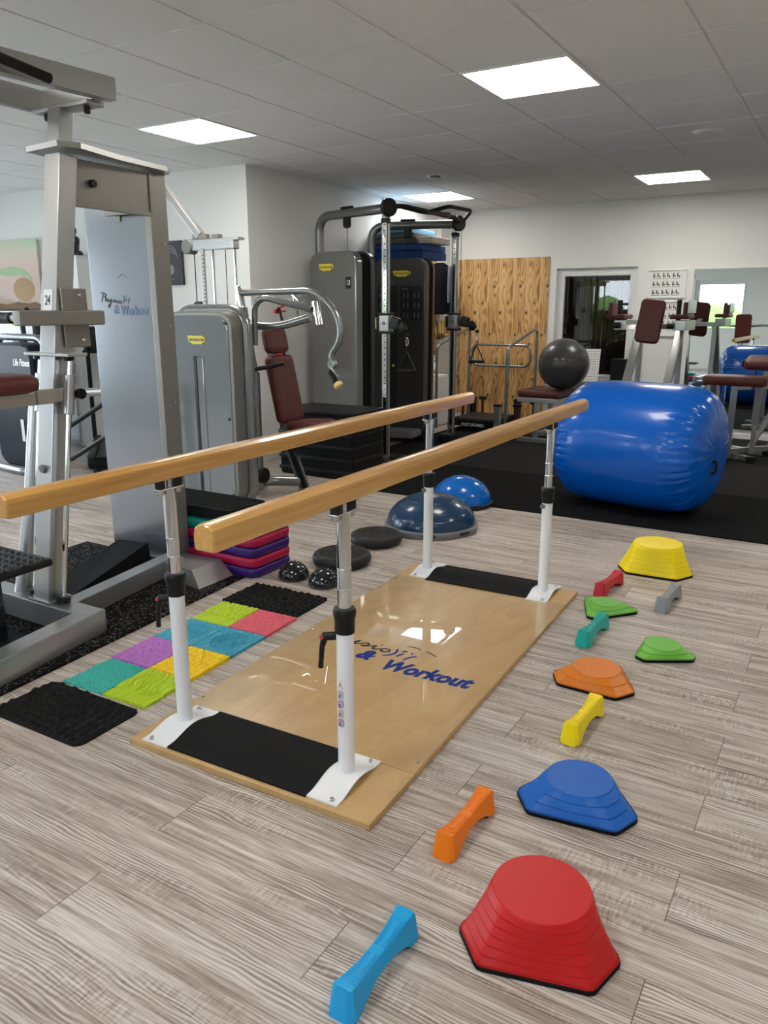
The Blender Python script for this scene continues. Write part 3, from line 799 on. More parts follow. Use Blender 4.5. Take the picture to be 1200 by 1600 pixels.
def plank(label, mat, cx, cy, rot, L=.275):
    t = thing('balance_plank', label, 'balance plank', (cx, cy, 0), 'arched tactile balance planks')
    m = T(cx, cy, 0) @ RZ(rot); R = []; N = 29
    def prof(s):
        a = abs(s); c = a ** 2
        return (.0155 + .0070 * c, .0265 + .0075 * c, .062 + .012 * a ** 2, .030 * max(0, 1 - (a / .78) ** 2) ** .8)
    ss = [-1 + 2 * i / (N - 1) for i in range(N)]
    def sec(s, y, k=1.0, dz=0):
        wt, wb, zt, zb = prof(s)
        wt *= k; wb *= k
        z1 = zb + .004
        return [m @ Vector(p) for p in ((-wb, y, z1), (-wt - .003, y, zt - .006 + dz), (-wt, y, zt - .0015 + dz), (-wt * .6, y, zt + dz), (wt * .6, y, zt + dz), (wt, y, zt - .0015 + dz), (wt + .003, y, zt - .006 + dz), (wb, y, z1), (wb * .7, y, zb), (-wb * .7, y, zb))]
    Ht = L / 2 - .018
    for i, s in enumerate(ss): R.append(sec(s, Ht * s))
    # chamfered ends: wide foot, narrower top
    def endsec(sg):
        wt, wb, zt, zb = prof(1); o = []
        for x, y, z in ((-wb * .72, L / 2, .004), (-wt * .62, Ht + .004, zt - .007), (-wt * .6, Ht + .003, zt - .002), (-wt * .4, Ht + .002, zt - .001), (wt * .4, Ht + .002, zt - .001), (wt * .6, Ht + .003, zt - .002), (wt * .62, Ht + .004, zt - .007), (wb * .72, L / 2, .004), (wb * .6, L / 2 - .002, 0), (-wb * .6, L / 2 - .002, 0)):
            o.append(m @ Vector((x, y * sg, z)))
        return o
    R = [endsec(-1)] + R + [endsec(1)]
    MB().rings(R).build('body', mat, t, 28)
    mb = MB()
    for k in (.86, .62, .38):                       # raised contour lines on the walking surface
        for sg in (-1, 1):
            pts = []
            for i in range(13):
                s = .10 + (.86 - (1 - k) * .30 - .10) * i / 12; wt, wb, zt, zb = prof(s); pts.append(Vector((wt * k, Ht * s * sg, zt - .0002 - (.0014 if k > .8 else 0) * .5)))
            tip = .86 - (1 - k) * .30
            zt = prof(tip)[2]
            arc = [Vector((prof(tip)[0] * k * math.cos(q), Ht * sg * (tip + .09 * k * math.sin(q)), zt + .0004)) for q in [PI * i / 6 for i in range(1, 6)]]
            left = [Vector((-p.x, p.y, p.z)) for p in reversed(pts)]
            mb.tube([m @ p for p in pts + arc + left], .0016, 6)
    mb.build('contour_ridges', mat, t, 40)
    mb = MB()
    for sg in (-1, 1): mb.box((m @ Vector((0, sg * (L / 2 - .030), .0018))), (.050, .040, .0036), mat=RZ(rot))
    mb.build('rubber_pads', 'blackmatte', t)
    return t
plank('light blue balance plank beside the large red stone', 'p_cyan', -.722, 1.165, -1, .285)
plank('orange balance plank left of the blue stepping stone', 'p_orange2', -.757, 1.69, -2, .275)
plank('yellow balance plank in front of the orange stepping stone', 'p_yellow', -.647, 2.405, -3, .28)
plank('teal balance plank in front of a low green stone', 'p_teal', -.843, 3.185, -3, .285)
plank('red balance plank behind the low green stone', 'p_crimson', -.945, 3.815, -6, .285)
plank('grey balance plank in front of the tall yellow stone', 'p_grey', -.640, 3.765, -4, .275)

# ================================================================== TACTILE MAT TILES
rng = np.random.default_rng(5)
def height_tile(name, label, cat, mat, origin, w, d, nx, ny, fn, base=.004, group='tactile mat tiles', teeth=.004, rot=2.3, edges=24):
    xs = np.linspace(0, 1, nx); ys = np.linspace(0, 1, ny); X, Y = np.meshgrid(xs, ys, indexing='ij')
    Hh = base + fn(X, Y); bm = bmesh.new(); m = RZ(rot)
    V = [[None] * ny for _ in range(nx)]; B = {}
    for i in range(nx):
        for j in range(ny):
            x, y = X[i, j] * w, Y[i, j] * d; h = Hh[i, j]
            edge = i in (0, nx - 1) or j in (0, ny - 1)
            if edge and teeth:
                if i == 0: x += teeth * (1 if int(Y[i, j] * edges) % 2 else 0)
                if i == nx - 1: x -= teeth * (1 if int(Y[i, j] * edges) % 2 else 0)
                if j == 0: y += teeth * (1 if int(X[i, j] * edges) % 2 else 0)
                if j == ny - 1: y -= teeth * (1 if int(X[i, j] * edges) % 2 else 0)
            if not teeth:
                rc = .035; uu = max(0, rc - min(x, w - x)); vv = max(0, rc - min(y, d - y)); q = math.hypot(uu, vv)
                if q > rc: k_ = rc / q; x += (1 - k_) * uu * (1 if x < w / 2 else -1); y += (1 - k_) * vv * (1 if y < d / 2 else -1)
            V[i][j] = bm.verts.new(m @ Vector((x, y, base * .8 if edge else h)))
            if edge: B[(i, j)] = bm.verts.new(m @ Vector((x, y, 0)))
    for i in range(nx - 1):
        for j in range(ny - 1): bm.faces.new((V[i][j], V[i + 1][j], V[i + 1][j + 1], V[i][j + 1]))
    loop = [(i, 0) for i in range(nx)] + [(nx - 1, j) for j in range(1, ny)] + [(i, ny - 1) for i in range(nx - 2, -1, -1)] + [(0, j) for j in range(ny - 2, 0, -1)]
    for a, b in zip(loop, loop[1:] + loop[:1]): bm.faces.new((V[b[0]][b[1]], V[a[0]][a[1]], B[a], B[b]))
    bm.faces.new([B[k] for k in loop][::-1])
    me = bpy.data.meshes.new(name); bm.to_mesh(me); bm.free()
    for p in me.polygons: p.use_smooth = True
    me.set_sharp_from_angle(angle=math.radians(50)); me.materials.append(M[mat])
    o = bpy.data.objects.new(name, me); COL.objects.link(o); o.location = origin
    return tag(o, label, cat, group)
def cells(X, Y, n, ax=1.0, ay=1.0, jit=.8):
    """distance to nearest / second nearest jittered points"""
    g = int(math.sqrt(n)); gx, gy = max(2, int(g / ax)), max(2, int(g / ay))
    P = np.array([((i + .5 + jit * (rng.random() - .5)) / gx, (j + .5 + jit * (rng.random() - .5)) / gy) for i in range(gx) for j in range(gy)])
    D = np.sqrt(((X[..., None] - P[:, 0]) * gx) ** 2 + ((Y[..., None] - P[:, 1]) * gy) ** 2); S = np.sort(D, -1)
    return S[..., 0], S[..., 1], np.argmin(D, -1)
def pebbles(n, h, ax=1, ay=1):
    def f(X, Y):
        a, b, k = cells(X, Y, n, ax, ay); e = np.clip((b - a) / .34, 0, 1); return 1.75 * h * np.sqrt(1 - (1 - e) ** 2)
    return f
def studs(X, Y):
    u = X + .035 * np.sin(Y * 9.0); v = Y + .03 * np.sin(X * 7.0)
    return .0085 * np.clip(np.sin(u * 2 * PI * 13) * .5 + .5, 0, 1) * np.clip(np.sin(v * 2 * PI * 13) * .5 + .5, 0, 1) + .002 * np.sin(Y * 12 + X * 5)
def worms(X, Y):
    a, b, k = cells(X + .04 * np.sin(Y * 14), Y + .03 * np.sin(X * 11), 42, .55, 1.9, .75); e = np.clip((b - a) / .30, 0, 1); return .0115 * np.sqrt(1 - (1 - e) ** 2) * (0.55 + .45 * ((k * 7) % 3 > 0))
def rosette(X, Y):
    r = np.hypot(X - .5, (Y - .5)) ; th = np.arctan2(Y - .5, X - .5)
    ring = np.clip(np.sin(r * 2 * PI * 19), 0, 1) * np.clip(np.sin(th * np.maximum(6, np.round(r * 80))) * .6 + .5, 0, 1)
    a, b, k = cells(X, Y, 110); e = np.clip((b - a) / .4, 0, 1)
    return np.where(r < .36, .001 + .0095 * ring, .0085 * np.sqrt(1 - (1 - e) ** 2))
def domes(gx, gy):
    def f(X, Y):
        H = np.zeros_like(X); asp = gx / gy
        for i in range(gx):
            for j in range(gy):
                cx, cy = (i + .5 + .35 * (rng.random() - .5)) / gx, (j + .5 + .35 * (rng.random() - .5)) / gy
                r = rng.uniform(.26, .44); q = 1 - (((X - cx) * gx) ** 2 + ((Y - cy) * gy) ** 2) / r ** 2
                H = np.maximum(H, np.sqrt(np.clip(q, 0, 1)) * r * .028)
        return H
    return f
col('m_teal', (0.045, 0.40, 0.33), 0.55); col('m_lime', (0.42, 0.58, 0.012), 0.55); col('m_purple', (0.44, 0.16, 0.50), 0.55); col('m_yellow', (0.86, 0.57, 0.005), 0.55)
col('m_blue', (0.055, 0.34, 0.46), 0.55); col('m_pink', (0.72, 0.12, 0.16), 0.55)
tw, td = .218, .239
U = Vector((math.cos(math.radians(2.3)), math.sin(math.radians(2.3)), 0)); Vv = Vector((-U.y, U.x, 0)); O = Vector((-2.472, 1.692, .0))
spec = [(0, 0, 'm_teal', studs, 'teal tactile tile with rows of small studs next to a black mat'), (1, 0, 'm_lime', worms, 'lime green tactile tile nearest to the platform post and black mat'),
        (0, 1, 'm_purple', pebbles(80, .0055), 'purple tactile tile with pebble relief'), (1, 1, 'm_yellow', pebbles(70, .0062, .9, 1.1), 'yellow tactile tile with rounded pebble relief'),
        (0, 2, 'm_blue', rosette, 'blue tactile tile with round stud rosette, behind the purple tile'), (1, 2, 'm_blue', rosette, 'blue tactile tile with round stud rosette, behind the yellow tile'),
        (0, 3, 'm_lime', worms, 'lime green tactile tile beside the pink tile'), (1, 3, 'm_pink', pebbles(150, .0055), 'coral pink tactile tile with small nubs')]
for i, j, mt, fn, lb in spec:
    height_tile('tactile_mat_tile', lb, 'tactile mat', mt, O + U * (tw * i) + Vv * (td * j), tw - .002, td - .002, 104, 104, fn)
height_tile('studded_mat', 'black rubber mat with round domes, left foreground', 'rubber mat', 'blackmatte', Vector((-2.505, 1.405, 0)), .475, .277, 96, 64, domes(13, 8), .006, 'black studded mats', 0, 1.0)
height_tile('studded_mat', 'black rubber mat with round domes at the far end of the coloured tiles', 'rubber mat', 'blackmatte', Vector((-2.553, 2.655, 0)), .46, .295, 96, 64, domes(13, 8), .006, 'black studded mats', 0, 1.5)

# ================================================================== BALANCE DOMES, DISCS
def bosu(label, cx, cy, R, h, bh, dome, base, poly=None, group='half ball balance trainers'):
    t = thing('balance_dome', label, 'balance trainer', (cx, cy, 0), group)
    N = 72
    def br(i): a = 2 * PI * i / N; return R * (1 + (poly or 0) * math.cos(8 * a))
    mb = MB(T(cx, cy, 0)); rr = []
    for k, z in ((.93, 0), (.985, .004), (1.0, bh * .5), (.995, bh * .85), (.96, bh)):
        rr.append([Vector((br(i) * k * math.cos(2 * PI * i / N), br(i) * k * math.sin(2 * PI * i / N), z)) for i in range(N)])
    mb.rings(rr).build('base', base, t, 35)
    pr = [(R * .945 * math.cos(a), bh * .8 + (h - bh * .8) * math.sin(a)) for a in [PI / 2 * i / 22 for i in range(23)]]; pr[-1] = (0, h)
    d = MB(T(cx, cy, 0)).lathe(pr, n=72).build('dome', dome, t, 60)
    mb = MB(T(cx, cy, 0))
    for q in (.22, .42, .62, .80):
        a = PI / 2 * q; mb.tube([(R * .947 * math.cos(a) * math.cos(b), R * .947 * math.cos(a) * math.sin(b), bh * .8 + (h - bh * .8) * math.sin(a)) for b in [2 * PI * i / 64 for i in range(64)]], .0016, 5, closed=True)
    mb.build('grip_rings', dome, d)
    return t
t = bosu('large navy half ball on a grey base behind the far left post', -2.285, 4.40, .312, .235, .045, 'domenavy', 'basegrey', .018)
for k, a in enumerate((-65, -18)):
    a = math.radians(a); MB().box((-2.285 + .303 * math.cos(a), 4.40 + .303 * math.sin(a), .024), (.014, .085, .02), .004, mat=Matrix.Rotation(a, 4, 'Z')).build('grip_slot', 'discgrey', t)
bosu('small bright blue half ball on a black base behind the navy one', -2.395, 5.09, .235, .215, .035, 'domeblue', 'black')
def disc(label, cx, cy, r):
    t = thing('balance_disc', label, 'balance cushion', (cx, cy, 0), 'grey air cushions')
    MB(T(cx, cy, 0)).lathe([(0, .004), (r * .70, .0), (r * .90, .008), (r * .985, .024), (r, .036), (r * .985, .050), (r * .93, .064), (r * .82, .071), (r * .78, .066), (0, .064)], n=64).build('cushion', 'discgrey', t, 50)
    mb = MB(T(cx, cy, 0))
    for k in range(1, 9):
        n = 6 * k + 4; rr = r * .76 * k / 8.4
        for i in range(n): mb.lathe([(.0036, 0), (.0028, .004), (0, .005)], (rr * math.cos(2 * PI * i / n), rr * math.sin(2 * PI * i / n), .064), 6)
    q = mb.build('nub_field', 'discgrey', t); q['kind'] = 'stuff'
disc('charcoal air cushion behind the near chrome post', -2.369, 3.466, .168)
disc('charcoal air cushion next to the large navy half ball', -2.412, 3.905, .163)
def hedgehog(label, cx, cy, r=.082):
    t = thing('spiky_balance_pod', label, 'balance pod', (cx, cy, 0), 'glossy black spiky pods')
    MB(T(cx, cy, 0)).lathe([(r * .9, 0), (r, .004), (r * 1.0, .01)] + [(r * .97 * math.cos(a), .01 + .078 * math.sin(a)) for a in [PI / 2 * i / 12 for i in range(12)]] + [(0, .088)], n=40).build('body', 'blackgloss', t, 60)
    mb = MB(T(cx, cy, 0))
    for k in range(8):
        a = PI / 2 * (k + .6) / 8.2; n = max(4, int(24 * math.cos(a)))
        for i in range(n):
            b = 2 * PI * (i + .5 * (k % 2)) / n; nrm = Vector((math.cos(a) * math.cos(b), math.cos(a) * math.sin(b), math.sin(a)))
            p = Vector((nrm.x * r * .96, nrm.y * r * .96, .01 + .077 * math.sin(a))); mb.cyl(p, p + nrm * .0065, .0045, .0018, 6)
    mb.build('spike_field', 'blackgloss', t)['kind'] = 'stuff'
hedgehog('glossy black spiky pod beside the coloured step stack', -2.455, 3.13)
hedgehog('glossy black spiky pod beside the near chrome post', -2.25, 3.122)

# ================================================================== STEP STACK
def step_layer(label, mat, z, x0, x1, y0, y1, h=.056):
    t = MB(); w, d = x1 - x0, y1 - y0; R = []
    for k, zz in ((.012, z), (.003, z + .006), (0, z + h * .35), (0, z + h * .65), (.004, z + h - .005), (.014, z + h)):
        R.append([Vector((x0 + w / 2 + p[0], y0 + d / 2 + p[1], zz)) for p in rrect(w - 2 * k, d - 2 * k, .06 - k * .5, 6)])
    o = t.rings(R).build('step_platform', mat, smooth=50); tag(o, label, 'aerobic step', 'stacked aerobic steps'); return o
col('s_purple', (0.035, 0.010, 0.13), 0.35); col('s_red', (0.36, 0.008, 0.055), 0.35); col('s_teal', (0.004, 0.20, 0.16), 0.35)
for k, (mt, lb) in enumerate([('s_purple', 'dark purple step at the bottom of the coloured stack'), ('s_red', 'crimson step second from the bottom of the coloured stack'), ('s_purple', 'dark purple step in the middle of the coloured stack'),
                              ('s_red', 'crimson step fourth from the bottom of the coloured stack'), ('s_teal', 'teal step on top of the coloured stack')]):
    step_layer(lb, mt, k * .0565, -3.68, -2.605, 2.985, 3.33)
mb = MB(); mb.box((-3.12, 3.17, .318), (.66, .30, .065), .012)
for k in range(9): mb.box((-3.12, 3.05 + k * .03, .352), (.62, .016, .006), .002)
tag(mb.build('step_deck', 'blackmatte'), 'black ribbed step deck lying on the teal step', 'aerobic step')
# ================================================================== HELPERS FOR MACHINES
def badge(parent, mat4, w, h):
    """small yellow maker's plate with its lettering; local XY, facing local +Z"""
    P = [(-.5, .5), (.36, .5), (.40, .34), (.5, .34), (.5, -.10), (.43, -.26), (.33, -.26), (.28, -.5), (-.26, -.5), (-.32, -.30), (-.41, -.30), (-.47, .0)]
    b = MB().prism([(x * w, y * h) for x, y in P][::-1], .004, mat4 @ T(0, 0, .004)).build('badge', 'badge', parent)
    mb = MB(); mb.text('TECHNOGYM', h * .40, mat4 @ T(0, -h * .12, .0046), 0.0, .0006, .0004, w * .86 / (h * .40 * 6.1), 'CENTER')
    mb.build('lettering', 'ink', b, smooth=0); return b
def RZm(deg): return RZ(deg) @ RX
def rr_ring(m, w, h, r, y, cz, k=6): return [m @ Vector((p[0], y, cz + p[1])) for p in rrect(w, h, r, k)]

# ================================================================== WEIGHT MACHINE 24
t = thing('weight_machine', 'large silver weight machine numbered 24 with tall shroud, left foreground', 'weight machine', (-3.05, 2.3, 0.012))
mb = MB(); mb.bar((-3.42, 2.04, .067), (-2.70, 2.04, .067), .105, .11, .008); mb.build('cross_beam', 'silver', t)
MB().bar((-2.755, 2.095, .066), (-2.555, .85, .066), .10, .108, .008).build('floor_beam', 'silver', t)
MB().bar((-3.36, 2.08, .066), (-3.56, .85, .066), .10, .108, .008).build('floor_beam', 'silver', t)
MB().bar((-2.945, 2.09, .062), (-3.075, 2.86, .062), .085, .095, .006).build('rear_beam', 'silver', t)
mb = MB(); mb.box((-3.02, 2.83, .064), (.11, .012, .10), .002)
for s in (-1, 1): mb.cyl((-3.02 + s * .035, 2.826, .08), (-3.02 + s * .035, 2.815, .08), .009, n=10)
mb.build('joint_plate', 'steel', t)
R = [[Vector((-2.96 + x, 2.83 + y, z)) for x, y in ((-.10, -.09), (.10 + e, -.09 - e * .3), (.10 + e, .09 + e * .3), (-.10, .09))] for z, e in ((.014, .125), (.10, .06))]
MB().rings(R).build('foot', 'silver', t, 20)
# leaning main column
lean = lambda z: 2.045 + (z - .12) * .154
MB().bar((-3.018, lean(.115), .115), (-3.018, lean(2.035), 2.035), .104, .086, .006, up=(0, -1, 0)).build('column', 'silver', t)
MB().box((-3.018, 2.052, .127), (.15, .125, .014), .003).build('column_foot', 'silver', t)
cb = MB().bar((-3.03, lean(2.04) + .005, 2.06), (-3.03, lean(2.2) + .005, 2.22), .082, .07, .005, up=(0, -1, 0)).build('upper_post', 'silver', t)
MB().prism([(-3.15, 2.27), (-2.92, 2.25), (-2.885, 2.34), (-2.95, 2.60), (-2.985, 2.92), (-3.05, 2.99), (-3.58, 2.99), (-3.58, 2.84), (-3.18, 2.42)], .022, T(0, 0, 2.072)).build('top_plate', 'silver', t)
pl_ = MB().box((-3.045, 2.615, 1.94), (.014, .46, .20), .004).build('hanger_plate', 'taupe', t)
MB().cyl((-3.036, 2.50, 1.945), (-3.014, 2.50, 1.945), .017, n=16, bev=.003).build('stop_knob', 'black', pl_)
MB().box((-3.20, 2.845, 1.955), (.34, .02, .19), .004).build('hanger_plate', 'taupe', t)
# shroud
sp = MB().box((-3.335, 2.905, 1.068), (.475, .05, 1.985), .003).build('shroud_panel', 'silverpanel', t)
MB().box((-3.076, 2.91, 1.066), (.042, .112, 1.99), .005).build('upright', 'taupe', t)
MB().box((-3.10, 2.873, 1.066), (.008, .016, 1.98), .002).build('edge_strip', 'silver', t)
for z in (.24, .55, .93, 1.32, 1.72): MB().cyl((-3.055, 2.925, z), (-3.048, 2.925, z), .007, n=10).build('bolt', 'steel', t)
MB().box((-3.325, 2.92, .042), (.54, .14, .06), .006).build('shroud_base', 'silver', t)
lm = T(-3.505, 2.8785, 1.437) @ Matrix.Rotation(.10, 4, 'Y') @ RX
mb = MB(); physio(mb, lm, .0415, .0040); mb.build('lettering', 'ink', sp, smooth=0)
mb = MB(); mb.text('&', .062, T(-3.405, 2.8785, 1.385) @ RX, .1, .0012, .0005); mb.text('Workout', .066, T(-3.352, 2.8785, 1.376) @ RX, .08, .0022, .0005, .80); mb.build('lettering', 'greyblueink', sp, smooth=0)
mb = MB(); figure(mb, T(-3.50, 2.8785, 1.43) @ RX, .040, .0050); mb.ribbon([(.150, .132), (.185, .150), (.222, .130)], .004, T(-3.505, 2.8785, 1.43) @ RX); mb.build('emblem', 'greyblueink', sp, smooth=0)
MB().box((-3.315, 2.877, 1.862), (.035, .006, .055), .001).build('plate_slot', 'taupe', sp)
# number plate on the column
nm = T(-3.020, lean(1.44) - .0445, 1.44) @ Matrix.Rotation(-.153, 4, 'X') @ RX
np_ = MB().prism([(-.030, -.044), (.030, -.044), (.030, .044), (-.030, .044)][::1], .001, nm @ T(0, 0, .0006)).build('number_plate', 'white', t)
MB().text('24', .058, nm @ T(0, -.020, .0012), 0, .0012, .0005, .62, 'CENTER').build('lettering', 'ink', np_, smooth=0)
MB().cyl((-3.02, lean(.72) - .044, .72), (-3.02, lean(.72) - .058, .718), .019, n=20, bev=.003).build('end_cap', 'basegrey', t)
# guide rods with carriage
for x in (-2.925, -3.125):
    MB().cyl((x, lean(.12) + .005, .12), (x, lean(1.20) + .005, 1.20), .0125, n=20).build('guide_rod', 'chrome', t)
    MB().cyl((x, lean(.125) + .005, .125), (x, lean(.15) + .005, .150), .031, n=24, bev=.004).build('rubber_stop', 'black', t)
    MB().cyl((x, lean(.955) + .005, .955), (x, lean(1.125) + .005, 1.125), .0225, n=24, bev=.003).build('slide_sleeve', 'silver', t)
mb = MB(); mb.box((-3.01, 2.205, 1.212), (.30, .10, .014), .003); mb.build('rod_plate', 'silver', t)
for x in (-2.925, -3.125): MB().cyl((x, 2.205, 1.186), (x, 2.205, 1.204), .024, n=20, bev=.003).build('rubber_stop', 'black', t)
MB().box((-2.945, 2.150, 1.042), (.016, .21, .060), .003).build('carriage_plate', 'silver', t)
k_ = MB().cyl((-2.936, 2.235, 1.042), (-2.900, 2.235, 1.042), .009, n=14)
for q in range(8): k_.cyl((-2.915, 2.235 + .015 * math.cos(q * PI / 4), 1.042 + .015 * math.sin(q * PI / 4)), (-2.893, 2.235 + .015 * math.cos(q * PI / 4), 1.042 + .015 * math.sin(q * PI / 4)), .009, n=8)
k_.build('star_knob', 'black', t)
# seat arm and pad, running towards the camera
MB().bar((-2.97, 2.16, 1.035), (-2.97, 1.20, 1.035), .05, .055, .005).build('seat_arm', 'silver', t)
R = []
for k, z in ((.030, 1.068), (.006, 1.076), (0, 1.100), (.004, 1.122), (.022, 1.136), (.05, 1.141)):
    R.append([Vector((-2.99 + p[0], 1.62 + p[1], z)) for p in rrect(.26 - 2 * k, .86 - 2 * k, .09 - k, 6)])
MB().rings(R).build('seat_pad', 'maroon', t, 50)
# handle bracket with foam roller
MB().box((-2.955, 2.285, 1.365), (.014, .13, .25), .006).build('bracket_plate', 'taupe', t)
for z in (1.27, 1.46): MB().cyl((-2.948, 2.31, z), (-2.940, 2.31, z), .010, n=12, bev=.002).build('bolt', 'steel', t)
MB().bar((-2.905, 1.965, 1.366), (-2.905, 2.385, 1.366), .05, .062, .008).build('handle_beam', 'taupe', t)
MB().cyl((-2.93, 1.985, 1.366), (-3.04, 1.985, 1.366), .016, n=16, bev=.003).build('roller_axle', 'steel', t)
MB().cyl((-2.955, 1.985, 1.366), (-3.40, 1.985, 1.366), .023, n=24, bev=.006).build('foam_roller', 'black', t)
# foot step
MB().bar((-3.01, 1.74, .03), (-3.01, 1.74, .352), .10, .11, .006, up=(0, -1, 0)).build('step_post', 'blackgloss', t)
MB().box((-2.93, 1.76, .026), (.26, .22, .012), .003).build('step_foot', 'blackmatte', t)
mb = MB(); mb.box((-2.995, 1.785, .368), (.40, .30, .035), .012)
for i in range(9):
    for j in range(6): mb.lathe([(.0125, 0), (.011, .004), (.0075, .0045), (.006, .0005)], (-3.165 + i * .042 + (.021 if j % 2 else 0) - .0, 1.675 + j * .044, .3852), 10)
mb.build('step_plate', 'black', t)
MB().tube([(-3.22, 2.06, .11), (-3.19, 2.13, .55), (-3.17, 2.20, 1.02)], [.045, .035, .030], 16).build('support_leg', 'silver', t)
# top frame
MB().box((-3.03, 2.405, 2.232), (.36, .09, .018), .003).build('cap_plate', 'silver', t)
MB().bar((-3.23, 2.43, 2.285), (-2.80, 2.43, 2.285), .055, .075, .004).build('top_cross_beam', 'silver', t)
MB().bar((-2.805, 2.46, 2.285), (-2.915, 1.25, 2.285), .055, .088, .004).build('top_beam', 'silver', t)
MB().bar((-3.235, 2.46, 2.285), (-3.225, 1.25, 2.285), .055, .088, .004).build('top_beam', 'silver', t)
for x in (-2.90, -3.16): MB().cyl((x, 2.40, 2.224), (x, 2.40, 2.195), .014, n=12, bev=.004).build('bumper', 'black', t)
MB().cyl((-2.77, 1.90, 2.275), (-2.735, 2.11, 2.238), .019, n=20, bev=.005).build('grip', 'black', t)
MB().tube([(-2.80, 1.78, 2.30), (-2.785, 1.83, 2.295), (-2.77, 1.90, 2.275)], .010, 10).build('grip_bracket', 'steel', t)
# folded ramp between beam and shroud
R = [[Vector(p) for p in ((-3.16, 2.22, .013), (-3.36, 2.20, .013), (-3.44, 2.80, .013), (-3.20, 2.82, .013))], [Vector(p) for p in ((-3.16, 2.24, .030), (-3.36, 2.22, .030), (-3.42, 2.79, .155), (-3.20, 2.80, .165))]]
tag(MB().rings(R).build('wedge_ramp', 'blackmatte', smooth=0), 'black wedge ramp lying in front of the silver shroud', 'ramp')

# ================================================================== PULLDOWN TOWER BEHIND THE PRESS
t = thing('pulldown_tower', 'silver pulley tower with slanted beam rising behind the light grey press', 'weight machine', (-4.4, 4.62, 0))
yy = 4.60
MB().bar((-4.92, yy, .02), (-4.92, yy, 2.50), .07, .07, .006, up=(0, -1, 0)).build('mast', 'silver', t)
MB().bar((-4.92, yy, 2.50), (-4.40, yy, 1.95), .055, .06, .005, up=(0, -1, 0)).build('slanted_beam', 'silver', t)
MB().box((-4.50, yy, .04), (1.05, .3, .06), .006).build('base', 'silver', t)
mb = MB(); mb.box((-4.30, yy, 1.885), (.50, .07, .085), .01); mb.box((-4.06, yy, 1.915), (.12, .075, .02), .002); mb.build('pulley_bracket', 'steel', t)
mb = MB(); mb.box((-4.40, yy, 1.945), (.14, .05, .035), .004); mb.box((-4.24, yy, 1.94), (.07, .05, .03), .004); mb.build('clamp_block', 'taupe', t)
MB().cyl((-4.52, yy - .045, 1.875), (-4.52, yy + .045, 1.875), .055, n=28, bev=.006).build('pulley', 'basegrey', t)
st_ = MB().box((-4.365, yy - .03, 1.58), (.035, .018, .56), .003).build('selector_stem', 'silver', t)
mb = MB()
for k in range(18): mb.cyl((-4.355, yy - .041, 1.33 + k * .028), (-4.355, yy - .0385, 1.33 + k * .028), .006, n=8)
mb.build('stem_holes', 'ink', st_)
for x in (-4.29, -4.07): MB().cyl((x, yy, .07), (x, yy, 1.85), .011, n=14).build('guide_rod', 'chrome', t)
MB().cyl((-4.48, yy, .4), (-4.48, yy, 1.85), .004, n=8).build('cable', 'black', t)
MB().cyl((-4.18, yy + .02, .4), (-4.18, yy + .02, 1.85), .003, n=8).build('cable', 'black', t)
MB().lathe([(.03, -.02), (.05, -.02), (.05, -.006), (.04, 0), (.05, .006), (.05, .02), (.03, .02)], (-4.44, yy - .02, 1.42), 24, mat=RX).build('pulley', 'black', t)
mb = MB(); mb.box((-4.18, yy, .42), (.30, .11, .62), .006)
for k in range(11): mb.box((-4.18, yy - .056, .14 + k * .055), (.29, .004, .008))
mb.build('weight_stack', 'discgrey', t)

# ================================================================== CHEST PRESS
t = thing('chest_press', 'light grey seated press with maroon backrest and curved tube arms', 'weight machine', (-3.9, 4.45, 0))
cx, w, zc, hh = -3.985, .635, .715, 1.365
m = Matrix.Identity(4)
def offs(m_, cx_): return T(cx_, 0, 0) @ m_
MM = T(cx, 0, 0)
R = [rr_ring(MM, w - .05, hh - .05, .10, 4.075, zc), rr_ring(MM, w - .012, hh - .012, .115, 4.083, zc), rr_ring(MM, w - .005, hh - .005, .12, 4.10, zc), rr_ring(MM, w - .005, hh - .005, .12, 4.19, zc)]
MB().rings(R).build('housing', 'taupe', t, 40)
R = [rr_ring(MM, w - .075, hh - .075, .09, 4.066, zc), rr_ring(MM, w - .055, hh - .055, .10, 4.072, zc), rr_ring(MM, w - .055, hh - .055, .10, 4.08, zc)]
sh_ = MB().rings(R).build('shield', 'tlight', t, 40)
pts = [MM @ Vector((p[0], 4.225, zc + p[1])) for p in rrect(w + .01, hh + .01, .14, 7)]
MB().tube(pts, .042, 14, closed=True).build('frame_tube', 'ttube', t, 60)
mb = MB(); mb.box((-4.012, 4.0645, .60), (.024, .008, .98), .001); mb.build('slot', 'ink', sh_)
mb = MB(); mb.tube([(-4.0, 4.066, 1.09), (-3.935, 4.066, 1.09), (-3.935, 4.066, .11), (-4.0, 4.066, .11)], .006, 8, fil=.02); mb.build('slot_trim', 'tlight', sh_)
for (x, z) in ((-4.26, 1.315), (-3.715, 1.315), (-4.26, .70), (-3.715, .66), (-4.25, .11), (-3.715, .11)):
    MB().cyl((x, 4.066, z), (x, 4.059, z), .011, n=12).build('bolt', 'ink', sh_)
badge(sh_, T(-3.985, 4.066, 1.20) @ RX, .165, .058)
